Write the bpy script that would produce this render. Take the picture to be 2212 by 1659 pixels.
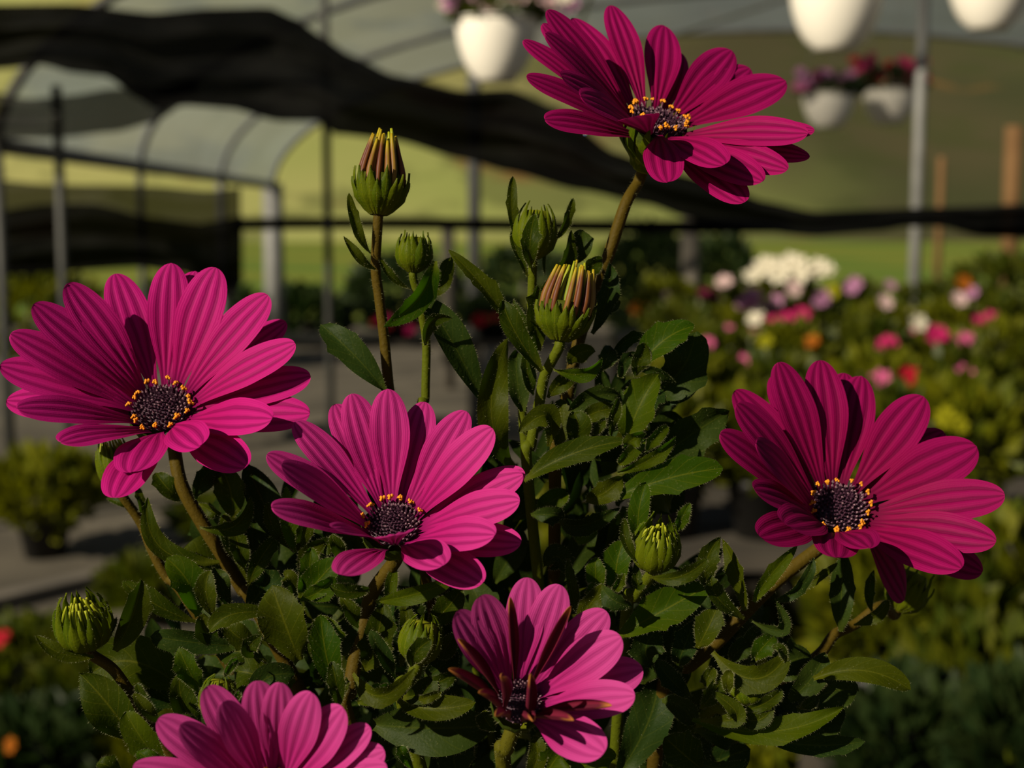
import bpy, math, random
from mathutils import Vector, Matrix, Quaternion
V = Vector
PI = math.pi
random.seed(7)
for o in list(bpy.data.objects):
    bpy.data.objects.remove(o)
S = bpy.context.scene
COL = S.collection

# ------------------------------------------------------------------ camera
FPX = 3000.0
W_, H_ = 2212.0, 1659.0
CAM = V((0, 0, 1.15))
PITCH = math.radians(6.7)
RT = V((1, 0, 0))
FW = V((0, math.cos(PITCH), -math.sin(PITCH)))
UP = V((0, math.sin(PITCH), math.cos(PITCH)))
cd = bpy.data.cameras.new('camera')
cd.sensor_width = 36.0
cd.lens = 36.0 * FPX / W_
cd.clip_start = 0.01
cd.clip_end = 600
cd.dof.use_dof = True
cd.dof.focus_distance = 0.322
cd.dof.aperture_fstop = 15.0
cam = bpy.data.objects.new('camera', cd)
COL.objects.link(cam)
cam.location = CAM
cam.rotation_euler = (PI / 2 - PITCH, 0, 0)
S.camera = cam

def P(px, py, d):
    return CAM + d * (RT * ((px - W_ / 2) / FPX) + UP * ((H_ / 2 - py) / FPX) + FW)

# ------------------------------------------------------------------ light
S.view_settings.view_transform = 'Standard'
S.view_settings.look = 'None'
S.view_settings.gamma = 1
S.view_settings.use_curve_mapping = False
S.view_settings.exposure = 0.0
SUNV = V((-0.64, -0.56, 0.50)).normalized()
wd = bpy.data.worlds.new('world')
S.world = wd
wd.use_nodes = True
wn = wd.node_tree
wn.nodes.clear()
bg = wn.nodes.new('ShaderNodeBackground')
sky = wn.nodes.new('ShaderNodeTexSky')
sky.sky_type = 'NISHITA'
sky.sun_disc = False
sky.sun_elevation = math.asin(SUNV.z)
sky.sun_rotation = math.atan2(SUNV.x, SUNV.y)
wo = wn.nodes.new('ShaderNodeOutputWorld')
bg.inputs['Strength'].default_value = 0.026
wn.links.new(sky.outputs[0], bg.inputs[0])
wn.links.new(bg.outputs[0], wo.inputs[0])
sd = bpy.data.lights.new('sun', 'SUN')
sd.energy = 5.7
sd.color = (1.0, 0.89, 0.68)
sd.angle = math.radians(0.7)
so = bpy.data.objects.new('sun', sd)
COL.objects.link(so)
so.rotation_euler = SUNV.to_track_quat('Z', 'Y').to_euler()
so.location = (-3, -3, 5)

# ------------------------------------------------------------------ materials
def mat(name):
    m = bpy.data.materials.new(name)
    m.use_nodes = True
    m.node_tree.nodes.clear()
    return m, m.node_tree.nodes, m.node_tree.links

def mathn(n, l, op, a, b=None, c=None):
    x = n.new('ShaderNodeMath')
    x.operation = op
    for i, v in enumerate((a, b, c)):
        if v is None:
            continue
        if isinstance(v, (int, float)):
            x.inputs[i].default_value = v
        else:
            l.new(v, x.inputs[i])
    return x.outputs[0]

def mixc(n, l, f, a, b):
    x = n.new('ShaderNodeMix')
    x.data_type = 'RGBA'
    for k, v in ((0, f), (6, a), (7, b)):
        if isinstance(v, (int, float)):
            x.inputs[k].default_value = v
        elif isinstance(v, tuple):
            x.inputs[k].default_value = (*v, 1)
        else:
            l.new(v, x.inputs[k])
    return x.outputs[2]

def ramp(n, l, f, lo, hi):
    x = n.new('ShaderNodeMapRange')
    x.interpolation_type = 'SMOOTHSTEP'
    x.inputs[1].default_value = lo
    x.inputs[2].default_value = hi
    l.new(f, x.inputs[0])
    return x.outputs[0]

def noise(n, l, scale, detail=2, vec=None):
    x = n.new('ShaderNodeTexNoise')
    x.inputs['Scale'].default_value = scale
    x.inputs['Detail'].default_value = detail
    if vec is not None:
        l.new(vec, x.inputs['Vector'])
    return x.outputs['Fac']

def finish(n, l, col, rough=0.5, trans=0.0, tcol=None, bump=None, bstr=0.3, bdist=0.0003, spec=0.4, sheen=0.0, transp=0.0, metal=0.0):
    p = n.new('ShaderNodeBsdfPrincipled')
    p.inputs['Roughness'].default_value = rough
    p.inputs['Specular IOR Level'].default_value = spec
    p.inputs['Sheen Weight'].default_value = sheen
    p.inputs['Metallic'].default_value = metal
    if isinstance(col, tuple):
        p.inputs['Base Color'].default_value = (*col, 1)
    else:
        l.new(col, p.inputs['Base Color'])
    if bump is not None:
        b = n.new('ShaderNodeBump')
        b.inputs['Strength'].default_value = bstr
        b.inputs['Distance'].default_value = bdist
        l.new(bump, b.inputs['Height'])
        l.new(b.outputs[0], p.inputs['Normal'])
    out = p.outputs[0]
    if trans > 0:
        t = n.new('ShaderNodeBsdfTranslucent')
        tc = tcol if tcol is not None else col
        if isinstance(tc, tuple):
            t.inputs[0].default_value = (*tc, 1)
        else:
            l.new(tc, t.inputs[0])
        ms = n.new('ShaderNodeMixShader')
        ms.inputs[0].default_value = trans
        l.new(out, ms.inputs[1])
        l.new(t.outputs[0], ms.inputs[2])
        out = ms.outputs[0]
    if transp > 0:
        t = n.new('ShaderNodeBsdfTransparent')
        ms = n.new('ShaderNodeMixShader')
        ms.inputs[0].default_value = transp
        l.new(out, ms.inputs[1])
        l.new(t.outputs[0], ms.inputs[2])
        out = ms.outputs[0]
    o = n.new('ShaderNodeOutputMaterial')
    l.new(out, o.inputs[0])

def simple(name, col, rough=0.6, **k):
    m, n, l = mat(name)
    finish(n, l, col, rough, **k)
    return m

def noisy(name, c1, c2, scale, rough=0.7, obj=True, **k):
    m, n, l = mat(name)
    tc = n.new('ShaderNodeTexCoord')
    f = ramp(n, l, noise(n, l, scale, 4, tc.outputs['Object']), 0.3, 0.7)
    finish(n, l, mixc(n, l, f, c1, c2), rough, **k)
    return m

def petal_mat(name, main, dark, light, stripe=0.52, trans=0.22):
    m, n, l = mat(name)
    uv = n.new('ShaderNodeUVMap')
    sp = n.new('ShaderNodeSeparateXYZ')
    l.new(uv.outputs[0], sp.inputs[0])
    u, v = sp.outputs[0], sp.outputs[1]
    tc = n.new('ShaderNodeTexCoord')
    nz = noise(n, l, 220, 2, tc.outputs['Object'])
    uu = mathn(n, l, 'ADD', u, mathn(n, l, 'MULTIPLY', mathn(n, l, 'SUBTRACT', nz, 0.5), 0.05))
    c = mathn(n, l, 'COSINE', mathn(n, l, 'MULTIPLY', uu, 2 * PI * 4.0))
    groove = ramp(n, l, c, -0.55, 1.0)
    edge = ramp(n, l, mathn(n, l, 'ABSOLUTE', mathn(n, l, 'SUBTRACT', u, 0.5)), 0.46, 0.36)
    fine = mathn(n, l, 'COSINE', mathn(n, l, 'MULTIPLY', uu, 2 * PI * 19))
    g = mathn(n, l, 'MULTIPLY', groove, edge)
    g = mathn(n, l, 'MULTIPLY', g, stripe)
    g = mathn(n, l, 'ADD', g, mathn(n, l, 'MULTIPLY', ramp(n, l, fine, 0.2, 1), 0.12))
    base = ramp(n, l, v, 0.30, 0.0)
    g = mathn(n, l, 'MAXIMUM', g, mathn(n, l, 'MULTIPLY', base, 0.85))
    hi = ramp(n, l, v, 0.25, 0.9)
    col = mixc(n, l, hi, main, light)
    col = mixc(n, l, g, col, dark)
    speck = noise(n, l, 2600, 1, tc.outputs['Object'])
    bm = mathn(n, l, 'ADD', speck, mathn(n, l, 'MULTIPLY', fine, 0.5))
    finish(n, l, col, 0.55, trans=trans, bump=bm, bstr=0.22, bdist=0.00012, spec=0.05, sheen=0.0)
    return m

def leaf_mat(name, c1, c2, vein, tcol, trans=0.3):
    m, n, l = mat(name)
    uv = n.new('ShaderNodeUVMap')
    sp = n.new('ShaderNodeSeparateXYZ')
    l.new(uv.outputs[0], sp.inputs[0])
    u, v = sp.outputs[0], sp.outputs[1]
    tc = n.new('ShaderNodeTexCoord')
    oi = n.new('ShaderNodeObjectInfo')
    nz = noise(n, l, 130, 3, tc.outputs['Object'])
    f = mathn(n, l, 'ADD', mathn(n, l, 'MULTIPLY', nz, 0.6), mathn(n, l, 'MULTIPLY', oi.outputs['Random'], 0.5))
    col = mixc(n, l, ramp(n, l, f, 0.2, 0.85), c1, c2)
    du = mathn(n, l, 'ABSOLUTE', mathn(n, l, 'SUBTRACT', u, 0.5))
    mid = ramp(n, l, du, 0.035, 0.008)
    # side veins slant outwards
    sv = mathn(n, l, 'COSINE', mathn(n, l, 'MULTIPLY', mathn(n, l, 'SUBTRACT', v, mathn(n, l, 'MULTIPLY', du, 0.55)), 2 * PI * 6))
    svn = mathn(n, l, 'MULTIPLY', ramp(n, l, sv, 0.93, 1.0), 0.35)
    basef = mathn(n, l, 'MULTIPLY', ramp(n, l, v, 0.22, 0.0), 0.7)
    g = mathn(n, l, 'MAXIMUM', mathn(n, l, 'MULTIPLY', mid, 0.7), mathn(n, l, 'MAXIMUM', svn, basef))
    col = mixc(n, l, g, col, vein)
    speck = noise(n, l, 1700, 1, tc.outputs['Object'])
    pale = mathn(n, l, 'MULTIPLY', ramp(n, l, speck, 0.66, 0.74), 0.35)
    col = mixc(n, l, pale, col, (0.10, 0.11, 0.03))
    bm = mathn(n, l, 'ADD', speck, mathn(n, l, 'MULTIPLY', noise(n, l, 420, 2, tc.outputs['Object']), 1.5))
    finish(n, l, col, 0.48, trans=trans, tcol=tcol, bump=bm, bstr=0.3, bdist=0.0002, spec=0.06, sheen=0.0)
    return m

M = {}
M['petal_mid'] = petal_mat('petal magenta', (0.40, 0.006, 0.13), (0.11, 0.002, 0.042), (0.49, 0.012, 0.19))
M['petal_deep'] = petal_mat('petal crimson', (0.27, 0.003, 0.068), (0.065, 0.0015, 0.02), (0.33, 0.005, 0.105))
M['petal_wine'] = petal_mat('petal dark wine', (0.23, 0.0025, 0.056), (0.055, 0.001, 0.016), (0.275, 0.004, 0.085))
M['petal_pink'] = petal_mat('petal pink', (0.40, 0.018, 0.165), (0.17, 0.005, 0.075), (0.50, 0.050, 0.25), stripe=0.35)
M['petal_rose'] = petal_mat('petal rose', (0.41, 0.010, 0.15), (0.13, 0.003, 0.055), (0.50, 0.028, 0.215), stripe=0.5)
def rolled_mat(name, a, b, tip, t0=0.5):
    m, n, l = mat(name)
    uv = n.new('ShaderNodeUVMap')
    sp = n.new('ShaderNodeSeparateXYZ')
    l.new(uv.outputs[0], sp.inputs[0])
    c = mathn(n, l, 'COSINE', mathn(n, l, 'MULTIPLY', sp.outputs[0], 2 * PI * 2))
    col = mixc(n, l, ramp(n, l, c, -0.4, 0.8), a, b)
    col = mixc(n, l, ramp(n, l, sp.outputs[1], t0, 1.0), col, tip)
    finish(n, l, col, 0.5, trans=0.15, spec=0.3)
    return m
M['rolled_dark'] = rolled_mat('rolled petal maroon', (0.17, 0.012, 0.035), (0.09, 0.006, 0.02), (0.42, 0.16, 0.03), 0.84)
M['rolled_brown'] = rolled_mat('rolled petal russet', (0.19, 0.062, 0.014), (0.11, 0.026, 0.012), (0.38, 0.25, 0.010), 0.72)
M['rolled_gold'] = rolled_mat('rolled petal ochre', (0.29, 0.16, 0.020), (0.19, 0.075, 0.014), (0.42, 0.32, 0.010), 0.6)
M['rolled_green'] = rolled_mat('rolled petal lime', (0.27, 0.30, 0.010), (0.17, 0.21, 0.006), (0.33, 0.35, 0.012), 0.5)
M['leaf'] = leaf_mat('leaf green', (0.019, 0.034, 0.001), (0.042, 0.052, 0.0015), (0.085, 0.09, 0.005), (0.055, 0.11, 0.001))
M['leaf_bright'] = leaf_mat('leaf bright green', (0.022, 0.055, 0.001), (0.052, 0.072, 0.0015), (0.10, 0.115, 0.005), (0.07, 0.20, 0.001), 0.4)  # brighter green, more translucent
M['leaf_dark'] = leaf_mat('leaf dark green', (0.013, 0.030, 0.005), (0.025, 0.040, 0.005), (0.045, 0.06, 0.006), (0.025, 0.065, 0.003), 0.2)  # darker green, less translucent
M['bract'] = leaf_mat('bract green', (0.052, 0.085, 0.002), (0.10, 0.125, 0.003), (0.15, 0.17, 0.006), (0.14, 0.20, 0.002), 0.3)
M['hair'] = simple('hair', (0.26, 0.26, 0.12), 0.5, trans=0.5, tcol=(0.30, 0.30, 0.14))
def stem_mat(name, a, b):
    m, n, l = mat(name)
    uv = n.new('ShaderNodeUVMap')
    sp = n.new('ShaderNodeSeparateXYZ')
    l.new(uv.outputs[0], sp.inputs[0])
    tc = n.new('ShaderNodeTexCoord')
    nz = noise(n, l, 900, 2, tc.outputs['Object'])
    f = mathn(n, l, 'ADD', sp.outputs[1], mathn(n, l, 'MULTIPLY', mathn(n, l, 'SUBTRACT', nz, 0.5), 0.5))
    col = mixc(n, l, ramp(n, l, f, 0.0, 1.0), a, b)
    finish(n, l, col, 0.6, bump=nz, bstr=0.6, bdist=0.0003, spec=0.08)
    return m
M['stem_brown'] = stem_mat('stem brownish', (0.066, 0.044, 0.004), (0.048, 0.028, 0.003))
M['stem_olive'] = stem_mat('stem olive', (0.07, 0.065, 0.004), (0.045, 0.038, 0.004))
M['stem_green'] = stem_mat('stem green', (0.072, 0.088, 0.003), (0.040, 0.050, 0.002))
M['cup'] = stem_mat('flower cup green', (0.03, 0.045, 0.005), (0.14, 0.15, 0.006))
M['disc'] = simple('disc purple', (0.045, 0.012, 0.03), 0.6)
M['disc_tip'] = simple('floret tips', (0.20, 0.11, 0.14), 0.6)
M['pollen'] = noisy('pollen orange', (0.80, 0.30, 0.005), (0.62, 0.20, 0.005), 900, 0.7)
M['filament'] = simple('floret tube', (0.10, 0.02, 0.04), 0.6)

# ------------------------------------------------------------------ object helpers
ORG = {}
def link(o, org, parent=None, **props):
    COL.objects.link(o)
    ORG[o] = V(org)
    if parent is not None:
        o.parent = parent
        o.location = V(org) - ORG[parent]
    else:
        o.location = V(org)
    for k, v in props.items():
        o[k] = v
    return o

def empty(name, org, parent=None, **props):
    return link(bpy.data.objects.new(name, None), org, parent, **props)

class MB:
    """mesh buffer in world coordinates"""
    def __init__(self):
        self.v, self.f, self.uv, self.mi = [], [], [], []
    def vert(self, p, uv=(0, 0)):
        self.v.append(V(p)); self.uv.append(uv)
        return len(self.v) - 1
    def face(self, ids, mi=0):
        self.f.append(tuple(ids)); self.mi.append(mi)
    def grid(self, rows, uvs=None, mi=0, closed=False):
        nr, nc = len(rows), len(rows[0])
        base = len(self.v)
        for i, r in enumerate(rows):
            for j, p in enumerate(r):
                self.vert(p, uvs[i][j] if uvs else (j / (nc - 1 if not closed else nc), i / (nr - 1)))
        for i in range(nr - 1):
            for j in range(nc if closed else nc - 1):
                a = base + i * nc + j
                b = base + i * nc + (j + 1) % nc
                self.face((a, b, b + nc, a + nc), mi)
    def tube(self, pts, rads, n=8, mi=0, cap=True, v0=0, v1=1):
        rows, uvs = [], []
        L = [0.0]
        for i in range(1, len(pts)):
            L.append(L[-1] + (pts[i] - pts[i - 1]).length)
        T0 = (pts[1] - pts[0]).normalized()
        a = T0.orthogonal().normalized()
        for i, p in enumerate(pts):
            T = (pts[min(i + 1, len(pts) - 1)] - pts[max(i - 1, 0)]).normalized()
            a = (a - T * a.dot(T)).normalized()
            b = T.cross(a)
            rows.append([p + rads[i] * (a * math.cos(2 * PI * k / n) + b * math.sin(2 * PI * k / n)) for k in range(n)])
            uvs.append([(k / n, v0 + (v1 - v0) * L[i] / max(L[-1], 1e-9)) for k in range(n)])
        base = len(self.v)
        self.grid(rows, uvs, mi, closed=True)
        if cap:
            self.face(tuple(range(base + n - 1, base - 1, -1)), mi)
            e = base + (len(pts) - 1) * n
            self.face(tuple(range(e, e + n)), mi)
    def box(self, c, sx, sy, sz, rz=0.0, mi=0):
        b = len(self.v)
        for z in (-1, 1):
            for x, y in ((-1, -1), (1, -1), (1, 1), (-1, 1)):
                q = Matrix.Rotation(rz, 3, 'Z') @ V((x * sx / 2, y * sy / 2, z * sz / 2))
                self.vert(V(c) + q)
        for f in ((3, 2, 1, 0), (4, 5, 6, 7), (0, 1, 5, 4), (1, 2, 6, 5), (2, 3, 7, 6), (3, 0, 4, 7)):
            self.face([b + i for i in f], mi)
    def lathe(self, c, prof, n=24, mi=0):
        rows = [[V(c) + V((r * math.cos(2 * PI * k / n), r * math.sin(2 * PI * k / n), z)) for k in range(n)] for r, z in prof]
        self.grid(rows, None, mi, closed=True)
    def hair(self, p, d, ln, w, mi=1):
        s = d.orthogonal().normalized() * w
        a = self.vert(p + s); b = self.vert(p - s); c = self.vert(p + d * ln)
        self.face((a, b, c), mi)
    def build(self, name, mats, org, parent=None, smooth=True, **props):
        me = bpy.data.meshes.new(name)
        org = V(org)
        me.from_pydata([tuple(p - org) for p in self.v], [], self.f)
        if not isinstance(mats, (list, tuple)):
            mats = [mats]
        for m in mats:
            me.materials.append(M[m] if isinstance(m, str) else m)
        uvl = me.uv_layers.new(name='UVMap')
        idx = [0] * len(me.loops)
        me.loops.foreach_get('vertex_index', idx)
        flat = []
        for i in idx:
            flat.extend(self.uv[i])
        uvl.data.foreach_set('uv', flat)
        me.polygons.foreach_set('material_index', self.mi)
        me.polygons.foreach_set('use_smooth', [smooth] * len(self.f))
        me.update()
        return link(bpy.data.objects.new(name, me), org, parent, **props)

def smooth(x):
    x = max(0.0, min(1.0, x))
    return x * x * (3 - 2 * x)

def spline(pts, n):
    """Catmull-Rom through pts, n samples per span"""
    q = [pts[0] * 2 - pts[1]] + list(pts) + [pts[-1] * 2 - pts[-2]]
    out = []
    for i in range(1, len(q) - 2):
        p0, p1, p2, p3 = q[i - 1:i + 3]
        for k in range(n):
            t = k / n
            out.append(0.5 * ((2 * p1) + (p2 - p0) * t + (2 * p0 - 5 * p1 + 4 * p2 - p3) * t * t + (3 * p1 - p0 - 3 * p2 + p3) * t ** 3))
    out.append(q[-2].copy())
    return out

# ------------------------------------------------------------------ zoom frames (pixel frames used while measuring)
ZONES = dict(A=(0, 540, 2.963), B=(560, 820, 3.607), C=(1100, 0, 3.253), D=(1540, 760, 2.962), E=(940, 1220, 3.779),
             F=(280, 1420, 3.687), G=(680, 260, 2.676), I=(960, 660, 3.318), J=(180, 960, 3.771), K=(60, 1240, 3.687),
             L=(640, 1180, 3.464), M=(1180, 1020, 3.950), N=(1400, 1180, 3.352), X=(0, 0, 1.0), R=(1380, 480, 2.659))
def zp(z, p):
    x, y, s = ZONES[z]
    return (x + p[0] / s, y + p[1] / s)
# ================================================================== the nursery behind: ground, field, hill
M['gravel'] = noisy('ground gravel', (0.065, 0.055, 0.04), (0.115, 0.098, 0.072), 2.2, 0.9)
M['grass'] = noisy('field grass', (0.07, 0.15, 0.003), (0.21, 0.20, 0.010), 0.09, 0.9)
m, n, l = mat('hillside scrub')
tc = n.new('ShaderNodeTexCoord')
f1 = ramp(n, l, noise(n, l, 0.035, 5, tc.outputs['Object']), 0.35, 0.65)
f2 = ramp(n, l, noise(n, l, 0.16, 4, tc.outputs['Object']), 0.52, 0.62)
f3 = ramp(n, l, noise(n, l, 0.09, 3, tc.outputs['Object']), 0.60, 0.72)
sx = n.new('ShaderNodeSeparateXYZ')
l.new(tc.outputs['Object'], sx.inputs[0])
gx = ramp(n, l, mathn(n, l, 'ADD', sx.outputs[0], mathn(n, l, 'MULTIPLY', f1, 12.0)), -4.0, 30.0)
c = mixc(n, l, gx, mixc(n, l, f1, (0.22, 0.25, 0.07), (0.31, 0.295, 0.11)), mixc(n, l, f1, (0.045, 0.050, 0.020), (0.068, 0.060, 0.028)))
c = mixc(n, l, mathn(n, l, 'MULTIPLY', f2, 0.5), c, (0.045, 0.055, 0.016))
c = mixc(n, l, f3, c, (0.15, 0.085, 0.028))
finish(n, l, c, 0.95, spec=0.1)
M['hill'] = m
def plane(name, x0, x1, y0, y1, z, mt, label=None):
    b = MB()
    nx, ny = 12, 12
    rows = [[V((x0 + (x1 - x0) * i / nx, y0 + (y1 - y0) * j / ny, z + (random.uniform(-.004, .004) if 0 < i < nx and 0 < j < ny else 0))) for i in range(nx + 1)] for j in range(ny + 1)]
    b.grid(rows)
    return b.build(name, mt, (0, 0, 0), None, kind='structure')
plane('ground', -40, 40, -6, 16, 0, 'gravel')
plane('field', -90, 90, 16, 78, 0.0, 'grass')
b = MB()
rows = []
rh = random.Random(3)
for j in range(25):
    y = 78 + j * 5
    rows.append([V((-150 + i * 7.5, y, max(0, (j * 2.1) * (1 + .25 * math.sin(i * .4 + 1)) + (rh.uniform(-.6, .6) if j else 0)))) for i in range(41)])
b.grid(rows)
b.build('hill', 'hill', (0, 78, 0), None, kind='structure')

# ------------------------------------------------------------------ shade cloth
def cloth_mat(name, transp, alb):
    m, n, l = mat(name)
    tc = n.new('ShaderNodeTexCoord')
    f = ramp(n, l, noise(n, l, 3.0, 3, tc.outputs['Object']), 0.42, 0.75)  # paler blotches in the colour imitate light caught on the folds
    finish(n, l, mixc(n, l, f, (alb * .3,) * 3, (alb * 4.0, alb * 3.9, alb * 3.4)), 0.8, transp=transp, spec=0.04)
    return m
M['cloth'] = cloth_mat('shade cloth black', 0.008, 0.0018)
M['cloth_thin'] = cloth_mat('shade cloth single layer', 0.12, 0.006)
def interp(pl, x):
    for i in range(len(pl) - 1):
        if pl[i][0] <= x <= pl[i + 1][0]:
            f = (x - pl[i][0]) / (pl[i + 1][0] - pl[i][0])
            f = f * f * (3 - 2 * f) * .5 + f * .5
            return pl[i][1] + (pl[i + 1][1] - pl[i][1]) * f
    return pl[-1][1] if x > pl[-1][0] else pl[0][1]
def drape(top, bot, x0, x1, nx, ny, d_top, d_bot, amp, freq, ph, b):
    rows = []
    for j in range(ny + 1):
        t = j / ny
        row = []
        for i in range(nx + 1):
            x = x0 + (x1 - x0) * i / nx
            y = interp(top, x) * (1 - t) + interp(bot, x) * t
            bulge = math.sin(PI * t)
            d = d_top + (d_bot - d_top) * t + amp * bulge * math.sin(freq * t * 6.28 + ph + x * .004) + amp * .5 * math.sin(x * .011 + ph + t * 3)
            row.append(P(x, y, d))
        rows.append(row)
    b.grid(rows)
topA = [(-90, 12), (0, 10), (150, 8), (330, 28), (450, 18), (580, 15), (640, 40), (690, 75), (760, 120), (850, 162), (1000, 196), (1100, 192), (1200, 230), (1330, 330), (1450, 372), (1560, 397), (1650, 434), (1760, 457), (1900, 452), (2000, 448), (2300, 438)]
botA = [(-90, 140), (0, 150), (90, 140), (160, 158), (230, 165), (300, 215), (340, 240), (400, 228), (500, 235), (600, 262), (690, 262), (720, 290), (850, 303), (1000, 345), (1100, 372), (1250, 412), (1400, 442), (1480, 470), (1560, 492), (1760, 512), (1900, 501), (1960, 490), (2030, 490), (2120, 512), (2300, 516)]
b = MB()
drape(topA, botA, -90, 2300, 120, 20, 5.4, 4.9, .10, 2.0, .5, b)
sc = b.build('shade_cloth', 'cloth', P(1100, 300, 5.2), None, label='long black shade cloth sagging in swags across the upper picture', category='shade cloth')
topA2 = [(-90, 180), (60, 214), (150, 206), (240, 192), (330, 186), (430, 170)]
botA2 = [(-90, 302), (0, 301), (120, 298), (250, 285), (330, 265), (430, 205)]
b = MB()
drape(topA2, botA2, -90, 425, 40, 14, 5.40, 5.25, .06, 2.4, 1.2, b)
b.build('shade_cloth', 'cloth_thin', P(170, 250, 5.3), None, label='thin grey fold of shade cloth hanging below the black swag at far left', category='shade cloth')
topC = [(-90, 380), (100, 398), (200, 400), (330, 402), (450, 412), (528, 404)]
midC = [(-90, 470), (100, 440), (200, 440), (330, 470), (430, 482), (528, 466)]
botC = [(-90, 602), (100, 590), (300, 578), (400, 592), (480, 640), (505, 650), (528, 600)]
b = MB()
drape(topC, midC, -90, 520, 40, 8, 6.6, 6.5, .05, 1.5, .3, b)
b.build('shade_cloth', 'cloth_thin', P(200, 430, 6.6), None, label='see-through strip of shade cloth above the black sheet at left', category='shade cloth')
b = MB()
drape(midC, botC, -90, 524, 40, 14, 6.5, 6.2, .10, 2.0, 2.2, b)
b.build('shade_cloth', 'cloth', P(200, 520, 6.4), None, label='heavy black sheet of shade cloth hanging low behind the left flower', category='shade cloth')
b = MB()
b.tube(spline([P(500, 484, 6.4), P(800, 482, 6.4), P(1100, 486, 6.2), P(1450, 490, 5.8), P(1700, 488, 5.3)], 8), [.028] * 33, 10)
b.build('cloth_roll', 'cloth', P(1000, 484, 6.4), None, label='rolled black strip running level between the posts', category='shade cloth')

# ------------------------------------------------------------------ greenhouse frame
M['steel'] = noisy('galvanised tube', (0.15, 0.15, 0.145), (0.21, 0.21, 0.20), 8, 0.5)
M['steel_dark'] = noisy('weathered dark tube', (0.035, 0.036, 0.033), (0.055, 0.055, 0.05), 8, 0.6)
M['timber'] = noisy('grey weathered timber', (0.10, 0.088, 0.072), (0.15, 0.13, 0.105), 6, 0.8)
M['timber_dark'] = noisy('dark stained bench timber', (0.035, 0.029, 0.022), (0.06, 0.05, 0.038), 6, 0.8)
def plastic_mat(name, col, tr):
    m, n, l = mat(name)
    tc = n.new('ShaderNodeTexCoord')
    f = ramp(n, l, noise(n, l, 1.2, 3, tc.outputs['Object']), .3, .7)
    c = mixc(n, l, f, tuple(x * .8 for x in col), col)
    finish(n, l, c, 0.5, trans=0.36, transp=tr, spec=0.3)
    return m
M['plastic'] = plastic_mat('greenhouse film', (0.36, 0.42, 0.48), 0.30)
gh = empty('greenhouse', (2.2, 9, 0), label='steel hoop greenhouse with grey plastic roof behind the flowers', category='greenhouse')
XC, HW, ZS, RISE, Y0, Y1 = 2.4, 4.45, 1.45, 1.32, 5.6, 12.0
def vault(a, y):
    return V((XC - HW * math.cos(a), y, ZS + RISE * math.sin(a)))
b = MB()
rows = [[vault(PI * i / 40, Y0 + (Y1 - Y0) * j / 10) for i in range(41)] for j in range(11)]
b.grid(rows)
b.build('roof_sheet', 'plastic', (XC, 9, ZS), gh)
NH = 4
for k in range(NH):
    y = Y0 + (Y1 - Y0) * k / (NH - 1)
    b = MB()
    b.tube([vault(PI * i / 40, y) - V((0, 0, .02)) for i in range(41)], [.022] * 41, 8)
    b.build('hoop', 'steel' if k else 'steel_dark', (XC, y, ZS), gh)
    for sx in (-1, 1):
        rp = (.022, .02, .03, .085)[k] if sx < 0 else .03
        b = MB()
        b.tube([V((XC + sx * HW, y, 0)), V((XC + sx * HW, y, .7)), V((XC + sx * HW, y, ZS + .02))], [rp * 1.1, rp, rp], 10)
        b.build('post', 'steel' if k > 1 else 'steel_dark', (XC + sx * HW, y, 0), gh)
for sx in (-1, 1):
    b = MB()
    b.tube([V((XC + sx * HW, Y0, ZS)), V((XC + sx * HW, Y1, ZS))], [.035] * 2, 8)
    b.build('eaves_rail', 'steel', (XC + sx * HW, Y0, ZS), gh)
for a in (PI * .36, PI * .64):
    b = MB()
    b.tube([vault(a, Y0) - V((0, 0, .05)), vault(a, Y1) - V((0, 0, .05))], [.016] * 2, 8)
    b.build('purlin', 'steel', vault(a, Y0), gh)
b = MB()
b.tube([vault(PI * .42, Y1) - V((0, 0, .05)), vault(PI * .52, Y0 + 1.9) - V((0, 0, .05))], [.016] * 2, 8)
b.build('brace', 'steel', vault(PI * .42, Y1), gh)
def roof_z(x):
    q = (XC - x) / HW
    return ZS + RISE * math.sqrt(max(0, 1 - q * q)) - .03
def upright(px, d, r, top=None, mt='steel', par=gh, name='post'):
    g = P(px, 600, d)
    z1 = roof_z(g.x) if top is None else P(px, top, d).z
    b = MB()
    b.tube([V((g.x, g.y, 0)), V((g.x, g.y, z1 * .5)), V((g.x, g.y, z1))], [r] * 3, 10)
    return b.build(name, mt, (g.x, g.y, 0), par)
upright(1975, 6.5, .027)
upright(1025, 7.5, .036)
# rail above the picture from which the nearer pots hang
RAILZ, RAILY = 2.45, P(1500, 0, 4.1).y
hr = empty('hanging_rail', (.4, RAILY, 0), label='steel rail above the picture that carries the nearer hanging pots', category='rail')
b = MB()
b.tube([V((-3.0, RAILY, RAILZ)), V((.4, RAILY, RAILZ)), V((3.8, RAILY, RAILZ))], [.02] * 3, 8)
b.build('tube', 'steel', (.4, RAILY, RAILZ), hr)
for x in (-3.0, 3.8):
    b = MB()
    b.tube([V((x, RAILY, 0)), V((x, RAILY, RAILZ))], [.025] * 2, 8)
    b.build('post', 'steel', (x, RAILY, 0), hr)
# free standing posts that carry the cloth
def post(px, d, r, top, label, mt='steel'):
    o = upright(px, d, r, top, mt, None, 'cloth_post')
    o['label'] = label
    o['category'] = 'post'
post(137, 5.45, .019, 190, 'thin dark post at far left in front of the hanging black sheet', 'steel_dark')
post(710, 5.75, .017, -60, 'slim dark pole left of the russet bud reaching out of the picture', 'steel_dark')
post(1490, 7.2, .048, 470, 'stout grey post beyond the middle of the plant below the cloth', 'timber')
post(968, 9.5, .045, 478, 'short pale stake standing in the green field', 'timber')

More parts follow.
